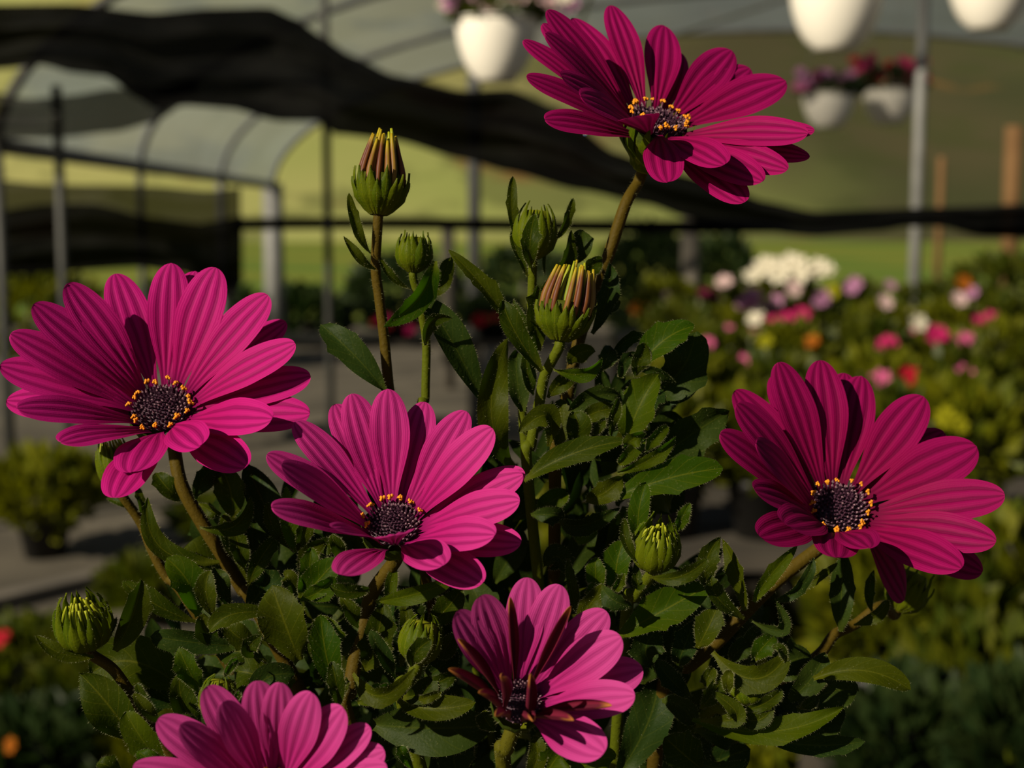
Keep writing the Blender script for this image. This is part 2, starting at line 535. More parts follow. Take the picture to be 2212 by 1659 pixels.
# ------------------------------------------------------------------ foliage, pots, blossoms
def fol_mat(name, a, b_, tr):
    m, n, l = mat(name)
    g = n.new('ShaderNodeNewGeometry')
    c = mixc(n, l, g.outputs['Random Per Island'], a, b_)
    finish(n, l, c, 0.5, trans=0.35, tcol=tr, spec=0.3)
    return m
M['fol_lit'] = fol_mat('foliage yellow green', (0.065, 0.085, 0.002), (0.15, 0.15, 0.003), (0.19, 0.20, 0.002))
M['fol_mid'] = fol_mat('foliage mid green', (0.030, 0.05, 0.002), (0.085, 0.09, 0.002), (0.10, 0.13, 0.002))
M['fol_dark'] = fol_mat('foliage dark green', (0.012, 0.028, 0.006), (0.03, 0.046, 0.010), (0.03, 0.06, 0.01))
M['pot_black'] = simple('pot plastic black', (0.012, 0.011, 0.01), 0.5)
M['pot_white'] = simple('pot plastic cream', (0.93, 0.88, 0.78), 0.35, trans=0.05, tcol=(0.9, 0.82, 0.6))
M['wire'] = simple('wire', (0.25, 0.25, 0.24), 0.5)
BC = dict(pink=(0.55, 0.10, 0.24), hot=(0.50, 0.02, 0.13), lilac=(0.45, 0.20, 0.36), white=(0.72, 0.66, 0.52), red=(0.42, 0.012, 0.03), orange=(0.34, 0.10, 0.01), yellow=(0.25, 0.24, 0.008), plum=(0.16, 0.015, 0.05), pale=(0.72, 0.5, 0.5))
BM = {}
def blossom_mesh(c):
    b = MB()
    for k in range(7):
        th = 2 * PI * k / 7
        d = V((math.cos(th), math.sin(th), 0)); s = V((-d.y, d.x, 0))
        p = [d * .12, d * .6 + s * .3 + V((0, 0, .22)), d * 1.0 + V((0, 0, .25)), d * .6 - s * .3 + V((0, 0, .22)), d * .6 + V((0, 0, .12))]
        ids = [b.vert(q) for q in p]
        b.face((ids[0], ids[4], ids[1])); b.face((ids[1], ids[4], ids[2])); b.face((ids[4], ids[3], ids[2])); b.face((ids[0], ids[3], ids[4]))
    b.lathe((0, 0, 0), [(.001, -.25), (.12, -.1), (.2, .1), (.12, .2), (.001, .22)], 8)
    o = b.build('tmp', simple('blossom ' + c, BC[c], 0.7, trans=0.25, spec=0.05), (0, 0, 0))
    me = o.data
    me.name = 'blossom'
    COL.objects.unlink(o)
    bpy.data.objects.remove(o)
    return me
def blossom(c, p, r, parent, face=None):
    if c not in BM:
        BM[c] = blossom_mesh(c)
    o = link(bpy.data.objects.new('blossom', BM[c]), p, parent)
    f = face or V((random.uniform(-.6, .3), -.8, random.uniform(.2, .9)))
    o.rotation_euler = f.to_track_quat('Z', 'Y').to_euler()
    o.scale = (r, r, r)
def foliage(c, rx, rz, nl, ls, mt, parent, seed, upright_=0.0, low=-0.25):
    rnd = random.Random(seed)
    b = MB()
    for k in range(nl):
        while True:
            d = V((rnd.gauss(0, 1), rnd.gauss(0, 1), rnd.gauss(0, 1))).normalized()
            if d.z > low:
                break
        q = rnd.uniform(.45, 1.0) ** .6
        p = V(c) + V((d.x * rx, d.y * rx, d.z * rz)) * q
        t = (d + V((rnd.uniform(-.6, .6), rnd.uniform(-.6, .6), rnd.uniform(-.2, .7) + upright_))).normalized()
        s = t.orthogonal().normalized()
        s = Quaternion(t, rnd.uniform(0, 6.28)) @ s
        u = t.cross(s)
        L = ls * rnd.uniform(.7, 1.3)
        w = L * .3
        i0 = b.vert(p); i1 = b.vert(p + t * L * .55 + s * w + u * w * .3); i2 = b.vert(p + t * L); i3 = b.vert(p + t * L * .55 - s * w + u * w * .3)
        b.face((i0, i1, i2)); b.face((i0, i2, i3))
    return b.build('foliage', mt, c, parent, smooth=False, kind='stuff')
def potted(name, label, cat, px, top_y, d, r, h, mt, blossoms=(), zbase=None, group=None, nl=420, ls=.05, upright_=0.0, seed=0, br=.018):
    """plant with its crown top at the given picture height, standing on zbase"""
    t = P(px, top_y, d)
    zb = t.z - h if zbase is None else zbase
    o = empty(name, (t.x, t.y, zb), label=label, category=cat)
    if group:
        o['group'] = group
    H = t.z - zb
    ph = min(.13, H * .42)
    b = MB()
    rr = min(r * .75, .09)
    b.lathe((t.x, t.y, zb), [(.001, 0), (rr * .75, 0), (rr * .97, ph * .85), (rr * 1.05, ph * .85), (rr * 1.05, ph), (rr * .9, ph), (.001, ph * .9)], 18)
    b.build('pot', 'pot_black', (t.x, t.y, zb), o)
    rz = (H - ph * .8) * .5
    cz = zb + ph * .8 + rz
    foliage((t.x, t.y, cz), r, rz, nl, ls, mt, o, seed, upright_, low=-1.1)
    b = MB()
    for k in range(5):
        th = k * 1.26 + seed
        e = V((t.x + math.cos(th) * r * .5, t.y + math.sin(th) * r * .5, cz + rz * .3))
        b.tube([V((t.x, t.y, zb + ph * .85)), V((t.x, t.y, cz)).lerp(e, .5), e], [.004, .003, .002], 5)
    b.build('stems', 'stem_green', (t.x, t.y, zb + ph), o)
    for (c, bx, by) in blossoms:
        q = P(bx, by, d)
        # seat the blossom on the crown's near side
        u = (q.x - t.x) / r; v = (q.z - cz) / max(rz, 1e-3)
        k = 1 - min(.95, u * u + v * v)
        q = P(bx, by, d - r * (.62 + .75 * math.sqrt(max(k, .05))))
        blossom(c, q, br * random.uniform(.85, 1.2), o)
    return o

# right hand benches with bedding plants
def bench(x0, x1, y0, y1, z, label, npl=6, name='bench'):
    o = empty(name, ((x0 + x1) / 2, (y0 + y1) / 2, 0), label=label, category='bench')
    wy = (y1 - y0) / npl
    for k in range(npl):
        b = MB()
        b.box(((x0 + x1) / 2, y0 + wy * (k + .5), z - .015), x1 - x0, wy * .9, .03)
        b.build('plank', 'timber_dark', (x0, y0 + wy * k, z), o, smooth=False)
    for x in (x0 + .04, x1 - .04):
        for y in (y0 + .05, y1 - .05):
            b = MB()
            b.box((x, y, (z - .03) / 2), .06, .06, z - .03)
            b.build('leg', 'timber_dark', (x, y, 0), o, smooth=False)
        b = MB()
        b.box((x, (y0 + y1) / 2, z - .06), .04, y1 - y0 - .02, .06)
        b.build('rail', 'timber_dark', (x, y0, z - .05), o, smooth=False)
    return o
bench(.2, 1.42, 2.25, 4.15, .60, 'grey plank bench carrying the nearer rows of bedding plants at right', 9)
bench(.5, 2.75, 4.7, 7.0, .60, 'grey plank bench carrying the farther rows of bedding plants at right', 9)
RB = [('white', 720, 255), ('white', 760, 250), ('white', 650, 315), ('white', 830, 265), ('white', 870, 225), ('white', 915, 240), ('white', 920, 310), ('white', 990, 310), ('white', 1030, 265), ('white', 1075, 275), ('pale', 880, 382), ('white', 960, 275), ('white', 800, 300),
      ('lilac', 655, 420), ('lilac', 595, 470), ('pink', 620, 465), ('lilac', 660, 465), ('white', 672, 530), ('white', 665, 560), ('lilac', 785, 470), ('lilac', 1050, 430), ('lilac', 1035, 465), ('hot', 755, 580), ('hot', 735, 590), ('hot', 850, 560), ('hot', 935, 530), ('pink', 515, 630), ('pink', 520, 650), ('pink', 655, 660), ('pink', 600, 800), ('pale', 270, 985), ('pink', 395, 700),
      ('hot', 1440, 700), ('hot', 1420, 705), ('pink', 1570, 645), ('pink', 1590, 650), ('white', 1600, 580), ('hot', 1690, 650), ('hot', 1720, 645), ('pink', 1880, 685), ('pink', 1860, 690), ('red', 1560, 885), ('red', 1570, 915), ('red', 1540, 895), ('red', 1590, 890), ('pink', 1875, 870), ('pink', 1390, 910), ('lilac', 1910, 405), ('pale', 1835, 445), ('pale', 1410, 460), ('lilac', 1240, 355), ('lilac', 1215, 385), ('hot', 1950, 570), ('hot', 2020, 560), ('orange', 995, 690), ('orange', 1860, 350), ('lilac', 1440, 365), ('yellow', 1110, 400), ('plum', 430, 420), ('plum', 380, 420), ('yellow', 1285, 820), ('yellow', 1560, 790), ('yellow', 1690, 1060), ('yellow', 1720, 1090), ('yellow', 1760, 1120), ('yellow', 1800, 1150), ('yellow', 1830, 1165), ('yellow', 730, 690), ('pale', 490, 350)]  # yellow blossoms at right added in place of a bright yellow green leaf patch
rows_ = [(6.5, 615, .135, (1440, 1570, 1700, 1850, 2000, 2130), 620), (5.1, 660, .125, (1470, 1600, 1750, 1900, 2050, 2170), 680),
         (3.85, 715, .105, (1530, 1700, 1880, 2060, 2180), 760), (2.95, 775, .10, (1480, 1680, 1890, 2090), 850), (2.42, 850, .095, (1440, 1660, 1880, 2080), 950)]
specs = []
for d, ty, r, xs, cy in rows_:
    for x in xs:
        specs.append([d, ty + random.uniform(-12, 12), r, x, cy, []])
specs[2][1] = 575
for c, zx, zy in RB:
    bx, by = zp('R', (zx, zy))
    if c in ('white',) and by < 640 and bx < 1800 and bx > 1600:
        s_ = specs[2]
    else:
        s_ = min((q for q in specs), key=lambda q: ((q[3] - bx) / 1.0) ** 2 + ((q[4] - by) / .8) ** 2)
    s_[5].append((c, bx, by))
ROWN = ['rearmost row', 'second row from the back', 'middle row', 'second row from the front', 'front row']
ORD = ['leftmost', 'second from left', 'third from left', 'fourth from left', 'fifth from left', 'sixth from left']
pos_ = [(ri, ci) for ri, (d, ty, r, xs, cy) in enumerate(rows_) for ci in range(len(xs))]
for k, (d, ty, r, x, cy, bl) in enumerate(specs):
    ri, ci = pos_[k]
    cols = []
    for c, _, _ in bl:
        nm = dict(hot='magenta', pale='pale', plum='plum').get(c, c)
        if nm not in cols:
            cols.append(nm)
    look = (' and '.join(cols[:2]) + ' flowered') if cols else 'plain green'
    lab, grp = f'{look} bedding plant, {ORD[ci]} in the {ROWN[ri]}', 'bedding plants on the right benches'
    potted('bedding_plant', lab, 'plant', x, ty, d, r, .25, random.choice(('fol_mid', 'fol_mid', 'fol_lit')), bl, .60, grp, 460, .045, .3, 50 + k, br=.0098 * d ** .75 * (1.35 if k == 2 else 1))
# plants low on the right
bench(.42, 1.15, 1.42, 2.02, .42, 'low plank shelf under the green plants at lower right', 4, 'low_bench')
for k, (px, ty, d, r, zb, mt, lab) in enumerate((
        (1640, 1290, 2.95, .11, 0, 'fol_mid', 'green pot plant on the ground below the slanted brown stem'),
        (1900, 1200, 1.92, .085, .42, 'fol_lit', 'yellow green pot plant just under the right crimson flower'),
        (2040, 1190, 1.88, .09, .42, 'fol_mid', 'mid green pot plant below the tips of the right crimson flower'),
        (2210, 1130, 1.90, .09, .42, 'fol_lit', 'yellow green pot plant at the right picture edge'),
        (2110, 1380, 1.66, .085, .42, 'fol_mid', 'mid green pot plant in front of the others at lower right'),
        (1950, 1500, 1.60, .075, .42, 'fol_dark', 'dark green pot plant near the lower right corner'),
        (2215, 1500, 1.52, .075, .42, 'fol_dark', 'dark pot plant in the lower right corner'),
        (1640, 1610, 2.2, .09, 0, 'fol_lit', 'yellow green pot plant at the lower edge right of the daisy plant'),
        (1780, 1640, 2.35, .08, 0, 'fol_lit', 'small lime pot plant at the lower edge, second from the daisy plant'),
        (1560, 1060, 4.4, .17, 0, 'fol_dark', 'dark green pot plant seen between the daisy leaves and the right flower'))):
    potted('pot_plant', lab, 'plant', px, ty, d, r, .3, mt, (), zb, None, 520, .045, .5, 200 + k)
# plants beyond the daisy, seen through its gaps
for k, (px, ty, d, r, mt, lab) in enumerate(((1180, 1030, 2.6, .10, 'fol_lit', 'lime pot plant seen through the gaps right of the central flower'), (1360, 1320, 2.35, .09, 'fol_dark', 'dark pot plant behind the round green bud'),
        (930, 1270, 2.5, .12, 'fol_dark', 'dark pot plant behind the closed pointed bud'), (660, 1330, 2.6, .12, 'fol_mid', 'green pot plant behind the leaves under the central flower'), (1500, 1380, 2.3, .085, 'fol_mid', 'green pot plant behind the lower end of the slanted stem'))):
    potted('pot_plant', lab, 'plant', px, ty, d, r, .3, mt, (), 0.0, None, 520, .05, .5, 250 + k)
# tall brown trunks far behind at the right
M['trunk'] = noisy('sunlit bark', (0.12, 0.06, 0.02), (0.16, 0.085, 0.032), 3, 0.9)
for px, top, r_, lab in ((2178, 275, .12, 'thick orange brown tree trunk beyond the greenhouse at far right'), (2025, 340, .05, 'slim brown tree trunk right of the grey pole')):
    o = upright(px, 19, r_, top, 'trunk', None, 'tree_trunk')
    o['label'] = lab
    o['category'] = 'tree trunk'
# black sheets added on the ground to stand for shade under the pots
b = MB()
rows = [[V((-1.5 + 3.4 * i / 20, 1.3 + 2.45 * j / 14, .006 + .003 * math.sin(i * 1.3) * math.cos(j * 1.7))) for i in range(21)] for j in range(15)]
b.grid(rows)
M['mat'] = noisy('painted shade sheet', (0.012, 0.010, 0.008), (0.022, 0.018, 0.013), 14, 0.9, spec=0.1)
b.build('ground_shade', 'mat', (0, 2.5, 0), None, label='dark sheet standing in for shade under the nearer pot plants', category='ground cover')
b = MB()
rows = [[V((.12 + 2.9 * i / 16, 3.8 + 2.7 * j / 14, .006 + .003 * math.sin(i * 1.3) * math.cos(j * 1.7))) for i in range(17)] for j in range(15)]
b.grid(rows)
b.build('ground_shade', 'mat', (1.5, 5, 0), None, label='dark sheet standing in for shade below the right hand benches', category='ground cover')
# left side
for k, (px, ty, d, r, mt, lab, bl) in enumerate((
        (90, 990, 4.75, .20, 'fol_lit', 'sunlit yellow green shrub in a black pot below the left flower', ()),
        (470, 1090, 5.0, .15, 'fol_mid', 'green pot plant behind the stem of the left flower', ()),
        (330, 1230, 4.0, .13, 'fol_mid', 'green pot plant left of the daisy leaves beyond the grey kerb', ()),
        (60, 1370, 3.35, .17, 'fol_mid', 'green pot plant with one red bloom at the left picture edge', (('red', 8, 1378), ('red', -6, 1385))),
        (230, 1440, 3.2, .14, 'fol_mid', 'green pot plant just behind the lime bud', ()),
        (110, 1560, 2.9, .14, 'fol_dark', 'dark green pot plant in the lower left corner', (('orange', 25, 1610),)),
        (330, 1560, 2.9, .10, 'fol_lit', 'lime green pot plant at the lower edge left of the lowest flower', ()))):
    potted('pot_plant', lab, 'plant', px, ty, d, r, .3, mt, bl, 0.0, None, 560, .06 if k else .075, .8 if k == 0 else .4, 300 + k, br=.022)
# kerb board in front of the shrub
b = MB()
k0, k1 = P(-120, 1335, 4.0), P(760, 1120, 5.3)
k0.z = k1.z = .02
dv = (k1 - k0)
b.box((k0 + k1) / 2, dv.length, .07, .05, math.atan2(dv.y, dv.x))
b.build('kerb_board', 'timber', (k0 + k1) / 2, None, smooth=False, label='grey kerb board slanting behind the lime bud at lower left', category='board')
# middle: low bench with red flowered pots
o = bench(-1.5, .35, 6.9, 7.5, .55, 'long low grey bench behind the stems left of the centre', 4, 'low_bench')
for k, (px, ty, d, r, bl, lab) in enumerate(((860, 650, 7.1, .16, (('hot', 885, 712), ('hot', 893, 706), ('hot', 830, 690), ('red', 845, 702), ('red', 812, 694)), 'dark pot plant with magenta blossoms between the two upper bud stems'),
                                             (1065, 650, 7.15, .16, (('red', 1050, 690), ('red', 1075, 686), ('red', 1035, 694)), 'dark pot plant with deep red blossoms left of the opening bud'))):
    potted('pot_plant', lab, 'plant', px, ty, d, r, .3, 'fol_dark', bl, .55, None, 380, .06, .2, 400 + k, br=.035)
potted('pot_plant', 'dark pot plant with orange and white blossoms right of the opening bud', 'plant', 1400, 625, 8.2, .2, .3, 'fol_dark', (('orange', 1390, 662), ('orange', 1375, 668), ('pale', 1415, 672), ('pale', 1440, 640), ('pale', 1470, 640)), 0.0, None, 380, .07, .2, 410, br=.04)
# bushes at the field's edge
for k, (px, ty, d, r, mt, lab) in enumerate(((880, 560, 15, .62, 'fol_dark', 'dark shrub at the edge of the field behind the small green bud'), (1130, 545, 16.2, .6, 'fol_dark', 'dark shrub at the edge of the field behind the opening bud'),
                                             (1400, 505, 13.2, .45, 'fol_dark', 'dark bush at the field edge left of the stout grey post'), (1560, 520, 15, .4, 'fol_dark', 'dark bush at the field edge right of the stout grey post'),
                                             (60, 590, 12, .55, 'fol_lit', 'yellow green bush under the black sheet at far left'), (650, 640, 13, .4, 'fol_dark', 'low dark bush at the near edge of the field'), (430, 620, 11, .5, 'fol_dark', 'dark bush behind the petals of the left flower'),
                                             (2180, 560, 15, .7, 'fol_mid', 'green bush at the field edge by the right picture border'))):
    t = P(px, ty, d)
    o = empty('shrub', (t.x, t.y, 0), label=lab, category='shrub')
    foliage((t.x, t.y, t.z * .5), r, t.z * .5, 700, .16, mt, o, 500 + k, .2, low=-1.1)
    b = MB()
    b.tube([V((t.x, t.y, 0)), V((t.x, t.y, t.z * .6))], [.04, .02], 6)
    b.build('trunk', 'timber', (t.x, t.y, 0), o)

# hanging baskets
def basket(label, px, rim_y, d, wpx, hpx, mt, bl, seed, fr=1.0, br=.03):
    c = P(px, rim_y, d)
    r = wpx / 2 / FPX * d
    h = hpx / FPX * d
    o = empty('hanging_basket', (c.x, c.y, c.z - h), label=label, category='basket')
    b = MB()
    prof = [(.001, -h), (r * .48, -h), (r * .50, -h * .93)]
    for i in range(1, 13):
        t = i / 12
        rr = r * (.50 + .50 * math.sin(t * PI / 2) ** .58)
        z = -h * .93 + h * .88 * t
        prof += [(rr, z), (rr * 1.006, z + h * .03)]
    prof += [(r * 1.05, -h * .03), (r * 1.05, 0), (r * .98, 0), (r * .95, -h * .1), (.001, -h * .12)]
    b.lathe(c, prof, 36)
    b.build('pot', 'pot_white', c, o)
    hk = V((c.x, c.y, roof_z(c.x) - .02)) if d > 6 else V((c.x, RAILY, RAILZ - .02))
    for k in range(3):
        th = k * 2.094 + .5
        q = MB()
        q.tube([c + V((math.cos(th) * r, math.sin(th) * r, 0)), hk], [.002] * 2, 5)
        q.build('hanger_wire', 'wire', c, o)
    foliage(c + V((0, 0, r * .12)), r * 1.15 * fr, r * .55 * fr, 300, r * .35, mt, o, seed, .2, low=-.3)
    for c_, bx, by in bl:
        blossom(c_, P(bx, by, d - r * random.uniform(.4, 1.0)), br, o)
rb = random.Random(8)
def scatter(cols, x0, x1, y0, y1, k):
    return [(rb.choice(cols), rb.uniform(x0, x1), rb.uniform(y0, y1)) for _ in range(k)]
basket('cream hanging pot with pale pink flowers at top centre', 1072, 42, 4.1, 176, 132, 'fol_mid', scatter(('pale', 'lilac', 'white'), 930, 1250, -30, 22, 26), 601)
basket('large cream hanging pot cut by the top edge right of the top flower', 1808, -35, 4.1, 200, 142, 'fol_mid', (), 602)
basket('cream hanging pot cut off by the top right corner', 2140, -70, 4.1, 180, 132, 'fol_mid', (), 603)
basket('small far hanging pot with pink flowers right of the top flower', 1790, 203, 6.7, 112, 72, 'fol_dark', scatter(('lilac', 'pink', 'lilac'), 1720, 1850, 155, 195, 22), 604)
basket('small far hanging pot with dark red flowers beside the grey pole', 1922, 195, 6.9, 114, 72, 'fol_dark', scatter(('plum', 'red', 'hot', 'plum'), 1840, 2000, 118, 185, 34), 605, 1.15)
# bench that carries the daisy's pot, just below the picture
bench(-.7, .9, .05, .62, .80, 'plank bench below the picture that carries the daisy pot', 4)

# ================================================================== the daisy plant in front
POT = V((0.01, 0.375, 0.80))
plant = empty('daisy_plant', POT, label='leafy daisy plant with six magenta flowers filling the foreground', category='plant')

# the pot and the bench below the picture's lower edge
def pot_mesh(c, r, h, name, mats, parent, soil=True):
    b = MB()
    b.lathe(c, [(0.001, 0), (r * 0.72, 0), (r * 0.95, h * 0.86), (r * 1.04, h * 0.86), (r * 1.05, h), (r * 0.96, h), (r * 0.93, h * 0.88), (0.001, h * 0.87)], 24)
    return b.build(name, mats, c, parent)
M['terracotta'] = noisy('pot plastic brown', (0.10, 0.045, 0.025), (0.13, 0.06, 0.035), 30, 0.6)
pot_mesh(POT, 0.085, 0.13, 'pot', 'terracotta', plant)

# ---------------------------------------------------------------- petals
def petal(center, n, R, r0, tip, wf, roll, mtl, parent, layer=0.0, arch=0.06, curl=0.12, rolled=False, seed=0, face=0.15):
    rnd = random.Random(seed)
    d = tip - center
    az = (d - n * d.dot(n)).normalized()
    base = center + az * r0 + n * (0.0006 * layer - 0.0008)
    ax = tip - base
    L = ax.length
    ax.normalize()
    side = n.cross(ax)
    side.normalize()
    vs = ax.cross(CAM - (base + tip) * .5)
    if vs.length > 0.02 * (CAM - base).length:
        vs.normalize()
        if vs.dot(side) < 0:
            vs = -vs
        side = side.lerp(vs, face).normalized()
    side = Quaternion(ax, roll) @ side
    pn = ax.cross(side).normalized()
    if pn.dot(n) < 0:
        pn = -pn
    ctrl = base + (tip - base) * 0.5 + pn * arch * L * 2
    NL, NW = 24, 17
    half = R * 0.138 * wf
    b = MB()
    rows, uvs = [], []
    wv = rnd.uniform(-1, 1) * 0.012
    for i in range(NL):
        s = 1 - (1 - i / (NL - 1)) ** 1.7
        c = base * (1 - s) ** 2 + ctrl * 2 * s * (1 - s) + tip * s * s
        T = ((ctrl - base) * (1 - s) + (tip - ctrl) * s).normalized()
        N = (pn - T * pn.dot(T)).normalized()
        Sd = N.cross(T)
        w = 0.20 + 0.80 * smooth(s / 0.64)
        if s > 0.58:
            q = (s - 0.58) / 0.42
            w *= max(0.0, 1 - q ** 2.6) ** 0.5
        w = max(w, 0.012) * half
        row, ur = [], []
        for j in range(NW):
            t = -1 + 2 * j / (NW - 1)
            if rolled:
                a = t * 2.1
                rr = w * 0.62
                off = Sd * (math.sin(a) * rr * 0.8) + N * ((1 - math.cos(a)) * rr * 0.9)
            else:
                rib = -math.cos(2 * PI * 4.0 * (t * 0.5 + 0.5)) * (1 - abs(t) ** 4) * smooth(s * 3) * smooth((1 - s) * 5)
                up = curl * t * t * w * (1 - 1.6 * smooth((s - 0.6) / 0.4))
                off = Sd * (t * w) + N * (up + rib * 0.0060 * R + wv * R * math.sin(s * 5 + t))
                pass
            row.append(c + off)
            ur.append((j / (NW - 1), s))
        rows.append(row); uvs.append(ur)
    b.grid(rows, uvs)
    o = b.build('petal', mtl, base, parent)
    if rolled:
        o['label'] = 'narrow maroon petal still rolled up'
    return o

POLLEN = []
def pollen_mesh(sc, k):
    rnd = random.Random(k)
    b = MB()
    for q in range(7):
        c = V((rnd.uniform(-1, 1), rnd.uniform(-1, 1), rnd.uniform(0.5, 1.6))) * 0.55 * sc
        r = sc * rnd.uniform(0.36, 0.55)
        vs = [b.vert(c + V(p) * r) for p in ((1, 0, 0), (-1, 0, 0), (0, 1, 0), (0, -1, 0), (0, 0, 1), (0, 0, -1))]
        for f in ((0, 2, 4), (2, 1, 4), (1, 3, 4), (3, 0, 4), (2, 0, 5), (1, 2, 5), (3, 1, 5), (0, 3, 5)):
            b.face([vs[i] for i in f])
    b.tube([V((0, 0, -1.6 * sc)), V((0, 0, 0.3 * sc))], [0.22 * sc, 0.3 * sc], 5, mi=1)
    me_o = b.build('tmp', ['pollen', 'filament'], (0, 0, 0))
    me = me_o.data
    me.name = 'pollen_floret'
    COL.objects.unlink(me_o)
    bpy.data.objects.remove(me_o)
    return me
for k in range(4):
    POLLEN.append(pollen_mesh(0.00096, k))

def frame(n):
    a = V((1, 0, 0)) - n * n.x
    a.normalize()
    return a, n.cross(a)

def flower(label, zone, ctr, depth, R, ncam, petals, mtl, elev=20, wid=1.0, pollen=16, pollen_arc=None, seed=0, stems=None, bracts=0, r0f=0.15, face=0.15):
    rnd = random.Random(seed)
    n = (RT * ncam[0] + UP * ncam[1] - FW * ncam[2]).normalized()
    px = zp(zone, ctr)
    c = P(px[0], px[1], depth)
    Rm = R / FPX * depth          # R given in picture pixels
    a, b2 = frame(n)
    # green cup = the flower's own mesh
    b = MB()
    prof = [(0.205, -0.005), (0.215, -0.05), (0.20, -0.12), (0.15, -0.20), (0.10, -0.26), (0.066, -0.32)]
    rows = [[c + n * (z * Rm) + (a * math.cos(2 * PI * k / 26) + b2 * math.sin(2 * PI * k / 26)) * (r * Rm * (1 + 0.05 * (k % 2))) for k in range(26)] for r, z in prof]
    b.grid(rows, None, 0, closed=True)
    for q in range(170):
        k = rnd.uniform(0, 2 * PI); t = rnd.random()
        i = min(int(t * 5), 4); f = t * 5 - i
        r = prof[i][0] * (1 - f) + prof[i + 1][0] * f
        z = prof[i][1] * (1 - f) + prof[i + 1][1] * f
        rad = a * math.cos(k) + b2 * math.sin(k)
        b.hair(c + n * z * Rm + rad * r * Rm, (rad + n * rnd.uniform(-.4, .3)).normalized(), rnd.uniform(.0006, .0011), .00004)
    fl = b.build('flower', ['cup', 'hair'], c, plant, label=label)
    for k in range(bracts):
        th = 2 * PI * k / bracts
        rad = a * math.cos(th) + b2 * math.sin(th)
        tn = n.cross(rad)
        bb = MB()
        rows = []
        for i in range(7):
            s = i / 6
            z = -0.30 + 0.36 * s
            r = 0.09 + 0.15 * smooth(s / 0.6)
            w = 0.055 * (1 - s) ** 0.6 + 0.002
            cc = c + n * z * Rm + rad * r * Rm
            rows.append([cc + tn * (t * w * Rm) - rad * (abs(t) * w * 0.3 * Rm) for t in (-1, 0, 1)])
        bb.grid(rows)
        bb.build('bract', 'bract', rows[0][1], fl)
    # disc
    b = MB()
    rd = 0.165 * Rm
    rows = []
    for i in range(7):
        t = i / 6
        rows.append([c + n * (0.055 * Rm * math.cos(t * PI / 2) ** 0.8 if t < 1 else 0) + (a * math.cos(2 * PI * k / 20) + b2 * math.sin(2 * PI * k / 20)) * max(rd * t, 1e-6) for k in range(20)])
    b.grid(rows, None, 0, closed=True)
    NF = 150
    for i in range(NF):
        t = math.sqrt((i + 0.5) / NF)
        th = i * 2.399963
        rad = a * math.cos(th) + b2 * math.sin(th)
        p = c + rad * rd * t + n * (0.055 * Rm * math.cos(t * PI / 2) ** 0.8)
        ax = (n + rad * 0.5 * t).normalized()
        s1 = ax.orthogonal().normalized(); s2 = ax.cross(s1)
        h = Rm * rnd.uniform(0.02, 0.042) * (1.25 if t > 0.7 else 0.8)
        w = Rm * 0.0075
        # tube
        r1 = [b.vert(p + s1 * (w * math.cos(q * 1.5708)) + s2 * (w * math.sin(q * 1.5708))) for q in range(4)]
        r2 = [b.vert(p + ax * h + s1 * (w * 1.3 * math.cos(q * 1.5708)) + s2 * (w * 1.3 * math.sin(q * 1.5708))) for q in range(4)]
        for q in range(4):
            b.face((r1[q], r1[(q + 1) % 4], r2[(q + 1) % 4], r2[q]), 0)
        tipm = 1 if (t > 0.62 and rnd.random() < .8) or rnd.random() < .18 else 0
        tp = b.vert(p + ax * (h * 1.45))
        for q in range(4):
            b.face((r2[q], r2[(q + 1) % 4], tp), tipm)
    b.build('disc_florets', ['disc', 'disc_tip'], c, fl, smooth=False, kind='stuff')
    for k in range(pollen):
        th = 2 * PI * (k + rnd.uniform(-.3, .3)) / pollen
        if pollen_arc and not any(lo <= math.degrees(th) % 360 <= hi for lo, hi in pollen_arc):
            continue
        rad = a * math.cos(th) + b2 * math.sin(th)
        p = c + rad * Rm * rnd.uniform(0.165, 0.20) + n * Rm * rnd.uniform(0.055, 0.085)
        o = bpy.data.objects.new('pollen_floret', POLLEN[rnd.randrange(4)])
        link(o, p, fl)
        o.rotation_euler = (n + rad * 0.4).to_track_quat('Z', 'Y').to_euler()
        o.scale = [rnd.uniform(.8, 1.15) * R / 330] * 3
    # petals
    for k, pt in enumerate(petals):
        o = pt[2] if len(pt) > 2 else {}
        tx = zp(zone, pt[:2])
        r = P(tx[0], tx[1], 1.0) - CAM
        L = Rm * o.get('L', 1.0)
        m0 = CAM - c
        A = r.dot(r); B = 2 * r.dot(m0); C_ = m0.dot(m0) - L * L
        disc = B * B - 4 * A * C_
        if disc <= 0:
            t = -B / (2 * A)
        else:
            ts = [(-B - math.sqrt(disc)) / (2 * A), (-B + math.sqrt(disc)) / (2 * A)]
            if 'side' in o:
                t = ts[0] if o['side'] == 'n' else ts[1]
            else:
                e0 = math.sin(math.radians(o.get('e', elev)))
                t = min(ts, key=lambda q: abs((CAM + r * q - c).dot(n) / L - e0))
        tip = CAM + r * t
        rl = o.get('rolled', False)
        petal(c, n, Rm, r0f * Rm, tip, wid * o.get('w', 1.0) * rnd.uniform(.95, 1.05), o.get('roll', rnd.uniform(0.05, 0.16)),
              'rolled_dark' if rl else mtl, fl, layer=o.get('z', (k % 2) * -1.0), arch=o.get('arch', 0.035 if not rl else 0.02),
              curl=o.get('curl', 0.10), rolled=rl, seed=seed * 100 + k, face=o.get('face', face))
    return c, n, Rm

